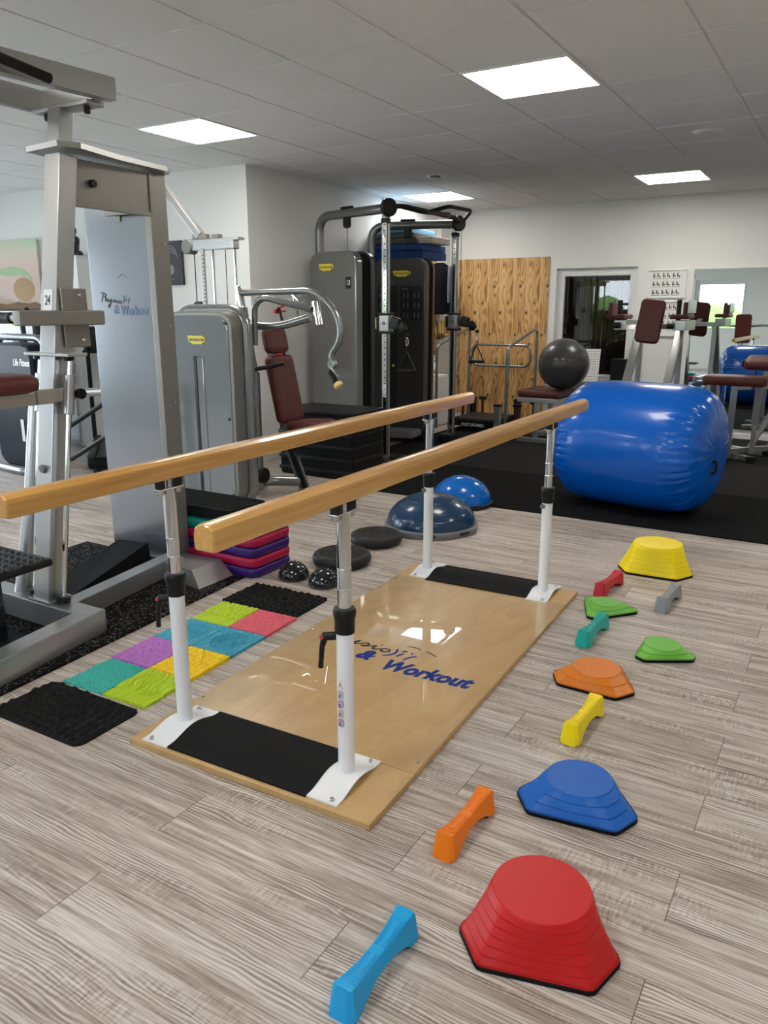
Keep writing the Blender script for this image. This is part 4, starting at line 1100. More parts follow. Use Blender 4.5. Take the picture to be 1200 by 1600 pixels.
# arms
MB().tube([(-3.86, 4.52, .9), (-3.905, 4.50, 1.25), (-3.925, 4.495, 1.42)], .036, 16).build('arm_post', 'ttube', t)
MB().cyl((-3.925, 4.495, 1.40), (-3.955, 4.49, 1.575), .027, n=20, bev=.003).build('post_sleeve', 'chrome', t)
MB().tube([(-3.95, 4.49, 1.525), (-3.25, 4.49, 1.535), (-3.08, 4.49, 1.38), (-3.045, 4.49, 1.22), (-3.135, 4.49, 1.10), (-3.125, 4.49, 1.03)], .0235, 14, fil=.11).build('press_arm', 'ttube', t, 60)
MB().tube([(-3.70, 4.35, 1.16), (-3.69, 4.35, 1.44), (-3.61, 4.35, 1.49), (-3.27, 4.46, 1.41)], .0235, 14, fil=.07).build('press_arm', 'ttube', t, 60)
MB().tube([(-3.80, 4.40, 1.30), (-3.56, 4.43, 1.285), (-3.30, 4.48, 1.355)], .030, 14, fil=.15).build('link_arm', 'ttube', t, 60)
MB().cyl((-3.255, 4.48, 1.46), (-3.225, 4.48, 1.30), .030, n=22, bev=.003).build('pivot_sleeve', 'chrome', t)
MB().tube([(-3.56, 4.6, 1.53), (-3.47, 4.58, 1.47), (-3.40, 4.6, 1.53)], .013, 10).build('brace', 'chrome', t)
MB().tube([(-3.55, 4.62, 1.50), (-3.52, 4.62, 1.40), (-3.51, 4.62, 1.30)], .010, 10).build('brace', 'chrome', t)
hp = MB().lathe([(.014, -.02), (.030, -.02), (.034, -.014), (.034, .014), (.030, .02), (.014, .02)], (-3.125, 4.49, 1.035), 20, mat=RX).build('handle_pivot', 'ttube', t)
MB().bar((-3.115, 4.465, 1.02), (-3.065, 4.465, .955), .012, .03, .004, up=(0, -1, 0)).build('handle_link', 'steel', t)
MB().cyl((-3.12, 4.45, .99), (-3.055, 4.43, .92), .020, n=18, bev=.004).build('handle_grip', 'black', t)
MB().lathe([(.018, 0), (.028, .006), (.034, .026), (.030, .034), (0, .034)], (-3.052, 4.429, .918), 20, mat=Matrix.Rotation(math.radians(137), 4, 'Y')).build('handle_cap', 'brass', t)
# seat
def pad(mb, c, w, l, th, r, mat):
    R = []
    for k, z in ((.018, -th / 2), (.004, -th * .38), (0, 0), (.004, th * .36), (.02, th / 2), (.045, th / 2 + .004)):
        R.append([mat @ Vector((p[0], p[1], z)) for p in rrect(w - 2 * k, l - 2 * k, max(.01, r - k), 6)])
    return mb.rings(R)
def backM(s): return T(-3.69 - .16 * s, 4.74, .545 + .73 * s) @ Matrix.Rotation(math.radians(77.5), 4, 'Y') @ T(0, 0, .0)
pad(MB(), 0, .52, .29, .07, .05, backM(.37)).build('backrest', 'maroon', t, 50)
pad(MB(), 0, .19, .25, .06, .05, backM(.865)).build('headrest', 'maroon', t, 50)
pad(MB(), 0, .34, .29, .07, .08, T(-3.51, 4.74, .555) @ Matrix.Rotation(math.radians(-4), 4, 'Y')).build('seat', 'maroon', t, 50)
MB().bar((-3.90, 4.74, 1.22), (-3.70, 4.74, .36), .05, .06, .006, up=(1, 0, 0)).build('back_support', 'ttube', t)
MB().bar((-3.79, 4.76, .50), (-3.60, 4.76, .05), .055, .075, .012, up=(1, 0, 0)).build('seat_leg', 'ttube', t)
MB().bar((-3.755, 4.735, .46), (-3.570, 4.735, .055), .030, .05, .008, up=(1, 0, 0)).build('leg_cover', 'black', t)
MB().cyl((-3.60, 4.75, .0), (-3.60, 4.75, .03), .05, n=20, bev=.006).build('rubber_foot', 'black', t)
MB().tube([(-3.58, 4.76, .50), (-3.68, 4.76, .34), (-3.66, 4.76, .24)], .014, 10).build('seat_lever', 'black', t)
MB().tube([(-4.0, 4.35, .10), (-3.85, 4.65, .10), (-3.62, 4.75, .10)], .04, 14, fil=.1).build('base_tube', 'ttube', t)
MB().cyl((-3.86, 4.52, .06), (-3.86, 4.52, .95), .04, n=18).build('arm_pillar', 'ttube', t)
MB().cyl((-3.83, 4.53, .165), (-3.80, 4.53, .165), .062, n=26, bev=.006).build('transport_wheel', 'black', t)
MB().tube([(-3.72, 4.36, .99), (-3.66, 4.42, 1.0), (-3.56, 4.50, 1.03)], .016, 12).build('side_grip', 'black', t)
MB().cyl((-3.655, 4.24, .985), (-3.63, 4.24, .985), .02, n=16, bev=.003).build('end_cap', 'black', t)

# fire extinguisher on the wall behind the press
t = thing('fire_extinguisher', 'red fire extinguisher hanging on the grey wall behind the press', 'fire extinguisher', (-4.68, 5.84, .9))
col('firered', (0.50, 0.012, 0.012), 0.3)
MB().lathe([(.001, 1.0), (.062, 1.0), (.070, 1.02), (.070, 1.36), (.055, 1.42), (.03, 1.44), (.028, 1.47), (.001, 1.47)], (-4.685, 5.84, -.20), 28).build('cylinder', 'firered', t)
MB().box((-4.755, 5.84, 1.2), (.02, .05, .16), .004).build('wall_hook', 'steel', t)
mb = MB(); mb.bar((-4.70, 5.82, 1.395), (-4.60, 5.87, 1.46), .018, .02, .004); mb.bar((-4.70, 5.82, 1.385), (-4.60, 5.87, 1.40), .018, .018, .004); mb.build('valve_handle', 'firered', t)
MB().tube([(-4.68, 5.84, 1.38), (-4.63, 5.80, 1.44), (-4.59, 5.80, 1.30), (-4.60, 5.82, 1.0)], .012, 10, fil=.05).build('hose', 'black', t)

# dark ribbed crate
t = thing('storage_crate', 'black ribbed crate on the floor in front of the cable machine', 'crate', (-3.9, 5.56, 0))
MB().box((-3.90, 5.57, .275), (.77, .50, .55), .02).build('body', 'blackmatte', t)
for k in range(5): 
    MB().box((-3.90, 5.57, .06 + k * .105), (.785, .515, .035), .008).build('rib', 'black', t)
MB().box((-3.90, 5.57, .562), (.79, .52, .03), .008).build('lid', 'black', t)

# ================================================================== CABLE MACHINE (two towers, two chrome poles)
t = thing('cable_machine', 'grey dual pulley cable machine with two chrome poles and strap handles', 'weight machine', (-4.1, 6.95, 0))
def tower(cxy, rot, w, th, mat, dark_front):
    m = T(cxy[0], cxy[1], 0) @ RZ(rot)
    z0, z1 = .06, 1.945; zc, h = (z0 + z1) / 2, z1 - z0
    R = [rr_ring(m, w - .05, h - .04, .10, -th / 2, zc), rr_ring(m, w - .012, h - .01, .11, -th / 2 + .010, zc), rr_ring(m, w, h, .115, -th / 2 + .03, zc), rr_ring(m, w, h, .115, -th / 2 + .085, zc)]
    f = MB().rings(R).build('shield', mat, t, 40)
    R = [rr_ring(m, w - .03, h - .03, .10, -th / 2 + .08, zc), rr_ring(m, w - .03, h - .03, .10, th / 2 - .08, zc)]
    MB().rings(R).build('core', 'blackmatte', t, 40)
    R = [rr_ring(m, w, h, .115, th / 2 - .085, zc), rr_ring(m, w, h, .115, th / 2 - .03, zc), rr_ring(m, w - .05, h - .04, .10, th / 2, zc)]
    MB().rings(R).build('shield', 'tdark', t, 40)
    MB(m).box((0, 0, .04), (w * .96, th * .9, .06), .01).build('base', 'black', t)
    return m, f
m1, f1 = tower((-4.335, 6.425), -8, .60, .30, 'tgrey', False)
th1 = .15
badge(f1, m1 @ T(-.075, -th1 - .0005, 1.80) @ RX, .185, .062)
pmx = m1 @ T(.205, -th1 - .0005, 1.655) @ RX
nb = MB().prism([(-.034, -.052), (.034, -.052), (.034, .052), (-.034, .052)], .002, pmx @ T(0, 0, .001)).build('number_plate', 'ink', f1)
MB().text('13', .062, pmx @ T(0, -.021, .0016), 0, .001, .0005, .8, 'CENTER').build('lettering', 'white', nb, smooth=0)
mb = MB(m1); mb.box((.262, -th1 + .008, 1.0), (.004, .006, 1.75)); mb.build('trim_line', 'silver', f1)
for (x, z) in ((-.26, 1.87), (.24, 1.87), (.24, .95)): MB(m1).cyl((x, -th1, z), (x, -th1 - .004, z), .009, n=12).build('bolt', 'steel', f1)
m2, f2 = tower((-4.325, 7.60), 8, .62, .30, 'tdark', True)
badge(f2, m2 @ T(.03, -th1 - .0005, 1.785) @ RX, .20, .062)
# exercise charts and stack window
def chart(mx, x0, x1, z0, z1):
    q = MB(mx).box(((x0 + x1) / 2, -th1 - .001, (z0 + z1) / 2), (x1 - x0, .004, z1 - z0), .001).build('exercise_chart', 'ink', f2)
    n = 4 if x1 - x0 > .15 else 2; mb = MB(mx)
    for i in range(n):
        for j in range(3):
            x = x0 + (x1 - x0) * (i + .5 + (.12 if i % 2 == 0 else -.12)) / n; z = z1 - .10 - j * .105
            mb.sphere((x, -th1 - .003, z + .03), (.006, .002, .007), 8); mb.box((x, -th1 - .003, z + .008), (.014, .002, .026)); mb.box((x - .004, -th1 - .003, z - .016), (.005, .002, .024), mat=Matrix.Rotation(.2, 4, 'Y')); mb.box((x + .005, -th1 - .003, z - .016), (.005, .002, .024), mat=Matrix.Rotation(-.15 * (j + 1), 4, 'Y'))
    for k in range(2): mb.box((x0 + .05, -th1 - .003, z1 - .025 - k * .014), (.07, .002, .005))
    mb.build('chart_figures', 'basegrey', q)
chart(m2, .02, .265, 1.30, 1.66); chart(m2, -.245, -.165, 1.30, 1.66)
wm = MB(m2).box((-.070, -th1 - .001, .98), (.10, .006, 1.36), .002).build('stack_window', 'ink', f2)
mb = MB(m2)
for k in range(17): mb.box((-.075, -th1 - .005, .34 + k * .036), (.05, .004, .026), .001)
mb.build('weight_plates', 'discgrey', wm)
for k, z in ((0, .82),): MB(m2).cyl((-.055, -th1 - .006, z), (-.055, -th1 - .03, z), .013, n=14, bev=.003).build('selector_pin', 'brass', wm)
mb = MB(m2); mb.box((.02, -th1 - .12, .10), (.50, .30, .08), .02); mb.build('base_cover', 'basegrey', t)
# poles, arms, carriages
def pole(px, py, rear, face, tag_):
    d = (Vector((*rear, 0)) - Vector((px, py, 0))); L = d.length; d.normalize()
    MB().box((px, py, 1.17), (.062, .062, 2.26), .012).build('pole', 'silver', t)
    MB().box((px + .006, py - .0325, 1.13), (.036, .004, 2.10), .001).build('scale_strip', 'chrome', t)
    mb = MB()
    for k in range(38): mb.box((px + .008, py - .0352, .16 + k * .0535), (.014, .002, .008))
    mb.build('position_marks', 'discgrey', t)
    MB().lathe([(.05, 0), (.05, .012), (.036, .03)], (px, py, .008), 20).build('pole_foot', 'black', t)
    MB().box((px, py, 2.17), (.072, .072, .05), .012).build('pole_collar', 'black', t)
    MB().cyl((px, py, 2.19), (px, py, 2.357), .036, n=24, bev=.003).build('pole_head', 'chrome', t)
    a = Vector((px, py, 2.275)); b = a + d * L
    MB().tube([a, b, Vector((b.x, b.y, 1.85))], .043, 16, fil=.16).build('top_arm', 'ttube', t, 60)
    c = MB().cyl(a + Vector((.035, -.03, .0)), a + Vector((.075, -.055, 0)), .078, n=28, bev=.01).build('pulley_cover', 'black', t)
    q = a + d * (L * .56)
    MB().box((q.x, q.y, 2.205), (.09, .05, .12), .03, mat=Matrix.Rotation(math.atan2(d.y, d.x), 4, 'Z')).build('pulley_cover', 'black', t)
    MB().cyl((q.x, q.y, 1.9), (q.x, q.y, 2.18), .003, n=6).build('cable', 'black', t)
    MB().box((q.x, q.y, 2.325), (.16, .03, .025), .008, mat=Matrix.Rotation(math.atan2(d.y, d.x), 4, 'Z')).build('arm_clip', 'black', t)
    # carriage
    cz = 1.29
    cb_ = MB().box((px + .012, py - .01, cz), (.105, .10, .150), .012).build('carriage', 'silver', t)
    for s in (-1, 1): MB().box((px + .008, py - .01, cz + s * .082), (.128, .11, .022), .006).build('carriage_cap', 'black', cb_)
    mb = MB(); mb.cyl((px + .012, py - .060, cz), (px + .012, py - .066, cz), .017, n=18, bev=.002); mb.cyl((px - .022, py - .060, cz), (px - .022, py - .063, cz), .005, n=10); mb.cyl((px + .045, py - .060, cz), (px + .045, py - .063, cz), .005, n=10); mb.build('lock_screw', 'basegrey', cb_)
    MB().box((px - .064, py - .01, cz), (.035, .07, .12), .01).build('grab_handle', 'black', cb_)
    MB().box((px - .088, py - .01, cz), (.014, .045, .10), .004).build('release_lever', 'yellow', cb_)
    f = Vector((face[0], face[1], 0)).normalized(); e = Vector((px, py - .01, cz)) + f * .075
    mb = MB(); mb.bar(e + Vector((0, 0, .012)), e + f * .10 + Vector((0, 0, -.012)), .05, .11, .018); mb.sphere(e + f * .13 + Vector((0, 0, -.045)), (.045, .03, .05), 16); mb.bar(e + f * .10 + Vector((0, 0, .0)), e + f * .155 + Vector((0, 0, -.08)), .045, .08, .02)
    pb = mb.build('pulley_head', 'black', cb_)
    for q2 in ((.075, .012), (.125, -.062)): MB().cyl(e + f * q2[0] + Vector((.0, -.035, q2[1])), e + f * q2[0] + Vector((0, -.0395, q2[1])), .011, n=12).build('bolt', 'silver', pb) if False else None
    h = e + f * .185 + Vector((0, 0, -.10))
    MB().sphere(h, (.022, .022, .020), 14).build('cable_stop', 'black', t)
    return h
h1 = pole(-3.735, 6.23, (-4.62, 6.45), (1, -.18), 1); h2 = pole(-3.762, 7.69, (-4.62, 7.40), (1, .35), 2)
MB().cyl((-3.70, 6.20, .05), (-3.70, 6.20, 2.27), .003, n=6).build('cable', 'black', t); MB().cyl((-3.68, 7.66, .05), (-3.68, 7.66, 2.22), .003, n=6).build('cable', 'black', t)
mb = MB(); mb.tube([(-3.70, 6.24, 2.29), (-3.66, 6.42, 2.31), (-3.66, 7.48, 2.31), (-3.71, 7.68, 2.29)], .022, 12, fil=.06)
mb.tube([(-3.66, 6.36, 2.30), (-3.52, 6.55, 2.26), (-3.52, 7.05, 2.30), (-3.60, 7.20, 2.30)], .018, 10, fil=.06); mb.tube([(-3.66, 6.9, 2.31), (-3.50, 7.0, 2.36), (-3.46, 7.42, 2.36), (-3.60, 7.56, 2.30)], .018, 10, fil=.06)
mb.build('pull_up_bar', 'black', t, 60)
MB().box((-3.70, 6.35, .03), (.15, .18, .05), .015).build('floor_pulley', 'black', t)
MB().box((-3.72, 7.52, .06), (.16, .20, .10), .02).build('floor_pulley', 'black', t)
def strap_handle(label, h):
    q = thing('strap_handle', label, 'cable handle', h, 'black strap handles on the cable machine')
    x, y, z = h
    MB().tube([(x, y, z - .02), (x + .012, y, z - .045), (x + .010, y, z - .085), (x, y, z - .10), (x - .010, y, z - .085), (x - .012, y, z - .045)], .0045, 8, fil=.01, closed=True).build('carabiner', 'chrome', q)
    MB().cyl((x, y, z - .098), (x, y, z - .150), .0055, n=8).build('ring_strap', 'black', q)
    mb = MB()
    for s in (-1, 1): mb.bar((x, y, z - .148), (x + s * .072, y + s * .03, z - .315), .006, .022, .001, up=(0, 1, 0))
    mb.build('strap', 'black', q)
    MB().cyl((x - .078, y - .032, z - .318), (x + .078, y + .032, z - .318), .017, n=16, bev=.004).build('grip', 'black', q)
strap_handle('black strap handle hanging from the nearer chrome pole, in front of the dark tower', h1)
strap_handle('black strap handle hanging from the farther chrome pole, in front of the wood board', h2)

# mats stacked on the towers
col('matblue', (0.012, 0.055, 0.21), 0.6); col('matlight', (0.12, 0.30, 0.52), 0.6); col('matgrey', (0.07, 0.075, 0.072), 0.6); col('matbeige', (0.50, 0.46, 0.39), 0.7)
t = thing('storage_cabinet', 'plain cabinet behind the dark cable tower carrying the mats', 'cabinet', (-4.5, 7.98, 0))
MB().box((-4.53, 8.0, .965), (.40, .42, 1.93), .006).build('body', 'trim', t); MB().box((-4.325, 8.0, .95), (.012, .40, 1.86), .003).build('door', 'upvc', t)
def foam(label, mat, x0, x1, z0, z1, y0=7.63, y1=8.2, rz=0):
    return tag(MB().box(((x0 + x1) / 2, (y0 + y1) / 2, (z0 + z1) / 2), (x1 - x0, y1 - y0, z1 - z0), .008, mat=RZ(rz)).build('foam_mat', mat), label, 'exercise mat', 'foam mats piled above the cable machine')
foam('thick dark blue foam mat at the bottom of the pile above the cable machine', 'matblue', -4.74, -4.12, 1.948, 2.03)
foam('dark blue foam mat second from the bottom of the pile', 'matblue', -4.74, -4.13, 2.034, 2.10)
foam('dark grey foam mat in the middle of the pile', 'matgrey', -4.74, -4.20, 2.104, 2.165)
foam('beige foam block lying at the right end of the pile', 'matbeige', -4.19, -4.03, 2.104, 2.17, 7.66, 8.1)
foam('dark grey foam mat just below the light blue one', 'matgrey', -4.74, -4.23, 2.168, 2.215)
foam('light blue foam mat on top of the pile', 'matlight', -4.70, -4.26, 2.219, 2.262)
# ================================================================== BACK WALL
tag(MB().box((-3.955, YB - .012, 1.06), (1.215, .022, 1.96), .002).build('wood_board', 'pine', smooth=0), 'tall knotty pine board standing against the white back wall', 'wooden board')
def picture(label, x0, x1, z0, z1, rows, half=False):
    t = thing('exercise_poster', label, 'poster', ((x0 + x1) / 2, YB, z0), 'framed exercise posters')
    fw = .016; mb = MB()
    for (a, b, c, d) in ((x0, x1, z0, z0 + fw), (x0, x1, z1 - fw, z1), (x0, x0 + fw, z0 + fw, z1 - fw), (x1 - fw, x1, z0 + fw, z1 - fw)):
        mb.box(((a + b) / 2, YB - .012, (c + d) / 2), (b - a, .024, d - c), .003)
    mb.build('frame', 'white', t)
    s = MB().box(((x0 + x1) / 2, YB - .006, (z0 + z1) / 2), (x1 - x0 - 2 * fw, .008, z1 - z0 - 2 * fw)).build('sheet', 'cream', t)
    mb = MB(); W = x1 - x0
    for r in range(rows):
        z = z1 - .075 - r * .092
        for c in range(3):
            for k in (-1, 1):
                x = x0 + W * (.24 + .25 * c) + k * .022; y = YB - .0108
                mb.box((x, y, z), (.030, .001, .010)); mb.box((x - .010, y, z + .012), (.012, .001, .022)); mb.sphere((x - .010, y, z + .030), (.006, .001, .007), 8); mb.box((x + .012 * k, y, z - .008), (.008, .001, .018))
            mb.box((x0 + W * (.24 + .25 * c), YB - .0108, z - .024), (.085, .001, .004))
    mb.build('exercise_drawings', 'ink', s, smooth=0)
picture('white framed exercise poster with three rows of drawings on the back wall', -2.174, -1.747, 1.543, 1.858, 3)
picture('second white framed poster below, half hidden behind the dip station', -2.166, -1.765, 1.12, 1.512, 3)
t = thing('wall_mirror', 'large frameless wall mirror at the right of the back wall', 'mirror', (-.1, YB, .1))
MB().box((-.1, YB - .010, .98), (3.14, .012, 1.74)).build('glass', 'mirror', t, smooth=0)
MB().box((-.1, YB - .003, .98), (3.15, .006, 1.75)).build('backing', 'grid', t)
# things on the sill of the inner window
t = thing('perforated_card', 'white card with rows of black dots leaning in the inner window', 'card', (-2.74, YB - .03, .58))
mm = T(-2.74, YB - .05, .72) @ Matrix.Rotation(math.radians(-8), 4, 'X') @ RX
MB().prism([(-.09, -.15), (.09, -.15), (.09, .24), (-.09, .24)], .004, mm).build('sheet', 'cream', t)
mb = MB()
for i in range(6):
    for j in range(12): mb.lathe([(.007, 0), (0, .0008)], (-.075 + i * .03, -.12 + j * .03, .0004), 8) if False else mb.box((0, 0, 0), (.012, .008, .0008), mat=mm @ T(-.075 + i * .03, -.12 + j * .03, .0006))
mb.build('dots', 'ink', t)
tag(MB().box((-2.40, YB - .02, .72), (.20, .14, .26), .008).build('black_box', 'black'), 'black box standing on the window sill behind the dip station', 'box')
# small board, jacket and bands on the left wall
tag(MB().box((XL + .012, 9.03, 1.45), (.022, .27, 1.20), .003).build('hook_board', 'pine', smooth=0), 'narrow pine board with hooks on the left wall', 'wooden board')
t = thing('jacket', 'dark blue and black jacket hanging on the narrow hook board', 'jacket', (-4.60, 9.05, 1.4))
def cloth(mb, cx, cy, prof, n=40, wav=.1, ph=0):
    R = []
    for (z, rx, ry) in prof:
        R.append([Vector((cx + rx * (1 + wav * math.sin(5 * a + ph + z * 4)) * math.cos(a), cy + ry * (1 + wav * math.cos(4 * a + z * 6)) * math.sin(a), z)) for a in [2 * PI * i / n for i in range(n)]])
    return mb.rings(R)
col('jacketblue', (0.006, 0.014, 0.075), 0.8, spec=.1); col('jacketblack', (0.005, 0.005, 0.008), 0.85, spec=.08); col('jacketgrey', (0.13, 0.14, 0.17), 0.8, spec=.1)
cloth(MB(), -4.60, 8.98, [(1.98, .05, .05), (1.95, .10, .09), (1.88, .13, .13), (1.70, .12, .13), (1.50, .12, .12), (1.38, .11, .12), (1.36, .06, .06)]).build('body', 'jacketblack', t, 60)
cloth(MB(), -4.50, 9.06, [(1.93, .03, .04), (1.88, .055, .06), (1.75, .06, .065), (1.55, .055, .06), (1.40, .05, .055), (1.36, .03, .03)], ph=1).build('sleeve', 'jacketblue', t, 60)
cloth(MB(), -4.47, 8.98, [(1.94, .012, .02), (1.90, .02, .03), (1.6, .016, .03), (1.5, .012, .02)], ph=2).build('stripe', 'jacketgrey', t, 60)
col('bandgold', (0.16, 0.085, 0.02), 0.6); col('bandpale', (0.34, 0.22, 0.075), 0.6)
t = thing('resistance_bands', 'bundle of gold brown exercise bands hanging below the jacket', 'bands', (-4.62, 9.02, 1.05))
for k in range(7):
    a = random.uniform(-.05, .05); mbb = MB()
    MB().tube([(-4.66 + .02 * k, 9.0 + a, 1.28), (-4.62 + .02 * k, 8.96 + a, 1.12), (-4.63 + .015 * k, 9.0 + a, 1.04 + .01 * k), (-4.60 + .02 * k, 9.08 + a, 1.10), (-4.62 + .02 * k, 9.05 + a, 1.28)], .014, 8, fil=.05).build('band', 'bandgold' if k % 2 else 'bandpale', t, 60)
# low white cabinet with a football
t = thing('low_cabinet', 'low white cabinet with a football on it beside the dark cable tower', 'cabinet', (-4.58, 8.62, 0))
MB().box((-4.57, 8.64, .32), (.34, .46, .62), .004).build('body', 'trim', t); MB().box((-4.394, 8.64, .32), (.012, .44, .58), .002).build('door', 'upvc', t)
t = thing('football', 'white and black football on the low white cabinet', 'ball', (-4.52, 8.58, .63))
MB().sphere((-4.52, 8.58, .74), .11, 32).build('cover', 'white', t, 60)
mb = MB()
ph_ = (1 + 5 ** .5) / 2
for (a, b, c) in [(0, s * 1, q * ph_) for s in (-1, 1) for q in (-1, 1)] + [(s * 1, q * ph_, 0) for s in (-1, 1) for q in (-1, 1)] + [(q * ph_, 0, s * 1) for s in (-1, 1) for q in (-1, 1)]:
    n = Vector((a, b, c)).normalized(); r = n.to_track_quat('Z', 'Y').to_matrix().to_4x4()
    mb.lathe([(.036, .1045), (.030, .1070), (.015, .1098), (0, .1108)], (-4.52, 8.58, .74), 5, mat=r)
mb.build('patches', 'ink', t, 60)

# ================================================================== BALANCE PLATFORM WITH TUBE RAILS (posturography trainer)
t = thing('balance_platform', 'low balance platform with bent steel tube rails in front of the wood board', 'balance platform', (-3.85, 8.75, 0))
MB().box((-3.83, 8.72, .135), (.56, .62, .05), .015).build('standing_plate', 'discgrey', t)
MB().box((-3.83, 8.72, .085), (.58, .64, .04), .008).build('base_frame', 'black', t)
lb2 = MB().text('POSTUROMED', .05, T(-3.83, 8.399, .068) @ RX, 0, .0006, .0006, .9, 'CENTER').build('lettering', 'white', t, smooth=0)
for (x, y) in ((-4.12, 8.42), (-3.52, 8.42), (-4.12, 9.04), (-3.52, 9.04)):
    p = MB().box((x, y, .17), (.07, .07, .30), .008).build('corner_post', 'silver' if (x, y) == (-3.52, 8.42) else 'black', t)
    MB().box((x, y, .333), (.085, .085, .03), .01).build('post_cap', 'black', p)
for (x, y) in ((-4.22, 8.95), (-4.06, 9.2), (-3.36, 8.62), (-3.30, 9.02)):
    p = MB().cyl((x, y, .012), (x, y, .30), .02, n=14).build('spring_post', 'maroon', t)
    MB().box((x, y, .32), (.10, .05, .04), .01).build('post_cap', 'black', p)
def rail(x0, y0, y1, sw):
    return MB().tube([(x0, y0, .02), (x0, y0, .99), (x0 + sw * .3, y0 + .12, 1.03), (x0 + sw, y1 - .1, 1.18), (x0 + sw * 1.1, y1, 1.18), (x0 + sw * 1.1, y1, .02)], .018, 12, fil=.06)
rail(-3.40, 8.36, 9.22, .02).build('side_rail', 'ttube', t, 60)
rail(-4.30, 8.36, 9.22, .02).build('side_rail', 'ttube', t, 60)
MB().tube([(-4.24, 9.24, .73), (-3.46, 9.24, .73), (-3.46, 9.24, .99), (-4.24, 9.24, .99)], .017, 12, fil=.10, closed=True).build('rear_loop', 'ttube', t, 60)

# ================================================================== BLUE INFLATABLE ROLL
t = thing('inflatable_roll', 'big shiny blue inflatable exercise roll lying on the black floor', 'inflatable roll', (-1.275, 5.70, .008))
RM = T(-1.275, 5.70, .458) @ RZ(-10)
N, K = 420, 130; L, r0 = 1.10, .450
R = []
random.seed(11); ph = [random.uniform(0, 6.28) for _ in range(12)]
for k in range(K + 1):
    s = -1 + 2 * k / K; xx = None
    a = abs(s)
    # barrel with domed ends
    ang = s * PI / 2
    e = 4.6
    xs = math.copysign(abs(math.sin(ang)) ** (2 / e) if a < 1 else 1, s) * L / 2
    rs = max(abs(math.cos(ang)) ** (2 / e), .0) * r0
    row = []
    for i in range(N):
        th = 2 * PI * i / N
        wr = math.exp(-((abs(xs) - L * .40) / (.075)) ** 2)
        w = .0075 * wr * (abs(math.sin(23 * th + ph[0] + 1.2 * s + .9 * math.sin(5 * th + ph[4]))) ** .45 * (1.5 + .8 * math.sin(7 * th + ph[5])) + math.sin(61 * th + ph[1] + 4 * s) * .25 - 1.3)
        rr = rs + w * (rs / r0)
        row.append(RM @ Vector((xs + .004 * wr * math.sin(23 * th + ph[3]) , rr * math.cos(th), rr * math.sin(th))))
    R.append(row)
R = R[1:-1]
MB().rings(R).build('body', 'rollblue', t, 80)
for sx in (1,):
    p = RM @ Vector((L / 2 - .028, -.14, -.30))
MB().lathe([(.016, 0), (.018, .008), (.008, .014), (.006, .022), (0, .024)], (RM @ Vector((L / 2 - .055, -.05, -.325))), 16, mat=RZ(9.7) @ Matrix.Rotation(PI / 2, 4, 'Y')).build('valve', 'rollblue', t)
MB().tube([RM @ Vector((L / 2 - .02, -.06, -.06)), RM @ Vector((L / 2 + .025, -.06, -.04)), RM @ Vector((L / 2 + .025, -.06, -.12)), RM @ Vector((L / 2 - .02, -.06, -.14))], .010, 8, fil=.02).build('carry_loop', 'black', t)

# ================================================================== BENCH WITH GREY BALL
t = thing('training_bench', 'maroon padded bench with silver frame under the grey ball', 'bench', (-2.85, 8.2, .008))
pad(MB(), 0, .46, .60, .075, .03, T(-2.88, 8.25, .535)).build('pad', 'maroon', t, 50)
MB().box((-2.88, 8.25, .470), (.46, .58, .05), .006).build('pad_frame', 'silver', t)
MB().bar((-2.90, 8.02, .03), (-2.90, 8.02, .46), .05, .06, .005, up=(0, -1, 0)).build('leg', 'silver', t)
MB().bar((-2.90, 8.46, .03), (-2.90, 8.46, .46), .05, .06, .005, up=(0, -1, 0)).build('leg', 'silver', t)
MB().bar((-3.12, 8.00, .035), (-2.62, 8.00, .035), .05, .05, .005).build('foot_bar', 'silver', t)
MB().bar((-3.12, 8.48, .035), (-2.62, 8.48, .035), .05, .05, .005).build('foot_bar', 'silver', t)
MB().bar((-2.90, 8.00, .09), (-2.90, 8.48, .09), .04, .05, .004).build('long_bar', 'silver', t)
MB().bar((-2.84, 8.02, .10), (-2.66, 8.02, .24), .035, .035, .004, up=(0, -1, 0)).build('brace', 'silver', t)
for x in (-3.12, -2.62): MB().box((x, 8.0, .038), (.02, .056, .056), .004).build('end_cap', 'black', t)
BL = (-2.705, 8.245, .578 + .268)
t = thing('gym_ball', 'dark grey gym ball resting on the maroon bench', 'ball', (BL[0], BL[1], BL[2] - .268))
MB().sphere(BL, .272, 64).build('body', 'ballgrey', t, 80)
for q in (.25, .5, .75): pass
mb = MB()
for k in range(-4, 5):
    a = k * .17; mb.tube([Vector(BL) + Vector((.2725 * math.cos(a) * math.cos(b), .2725 * math.cos(a) * math.sin(b), .2725 * math.sin(a))) for b in [2 * PI * i / 64 for i in range(64)]], .0011, 5, closed=True)
mb.build('grooves', 'ballgrey', t)

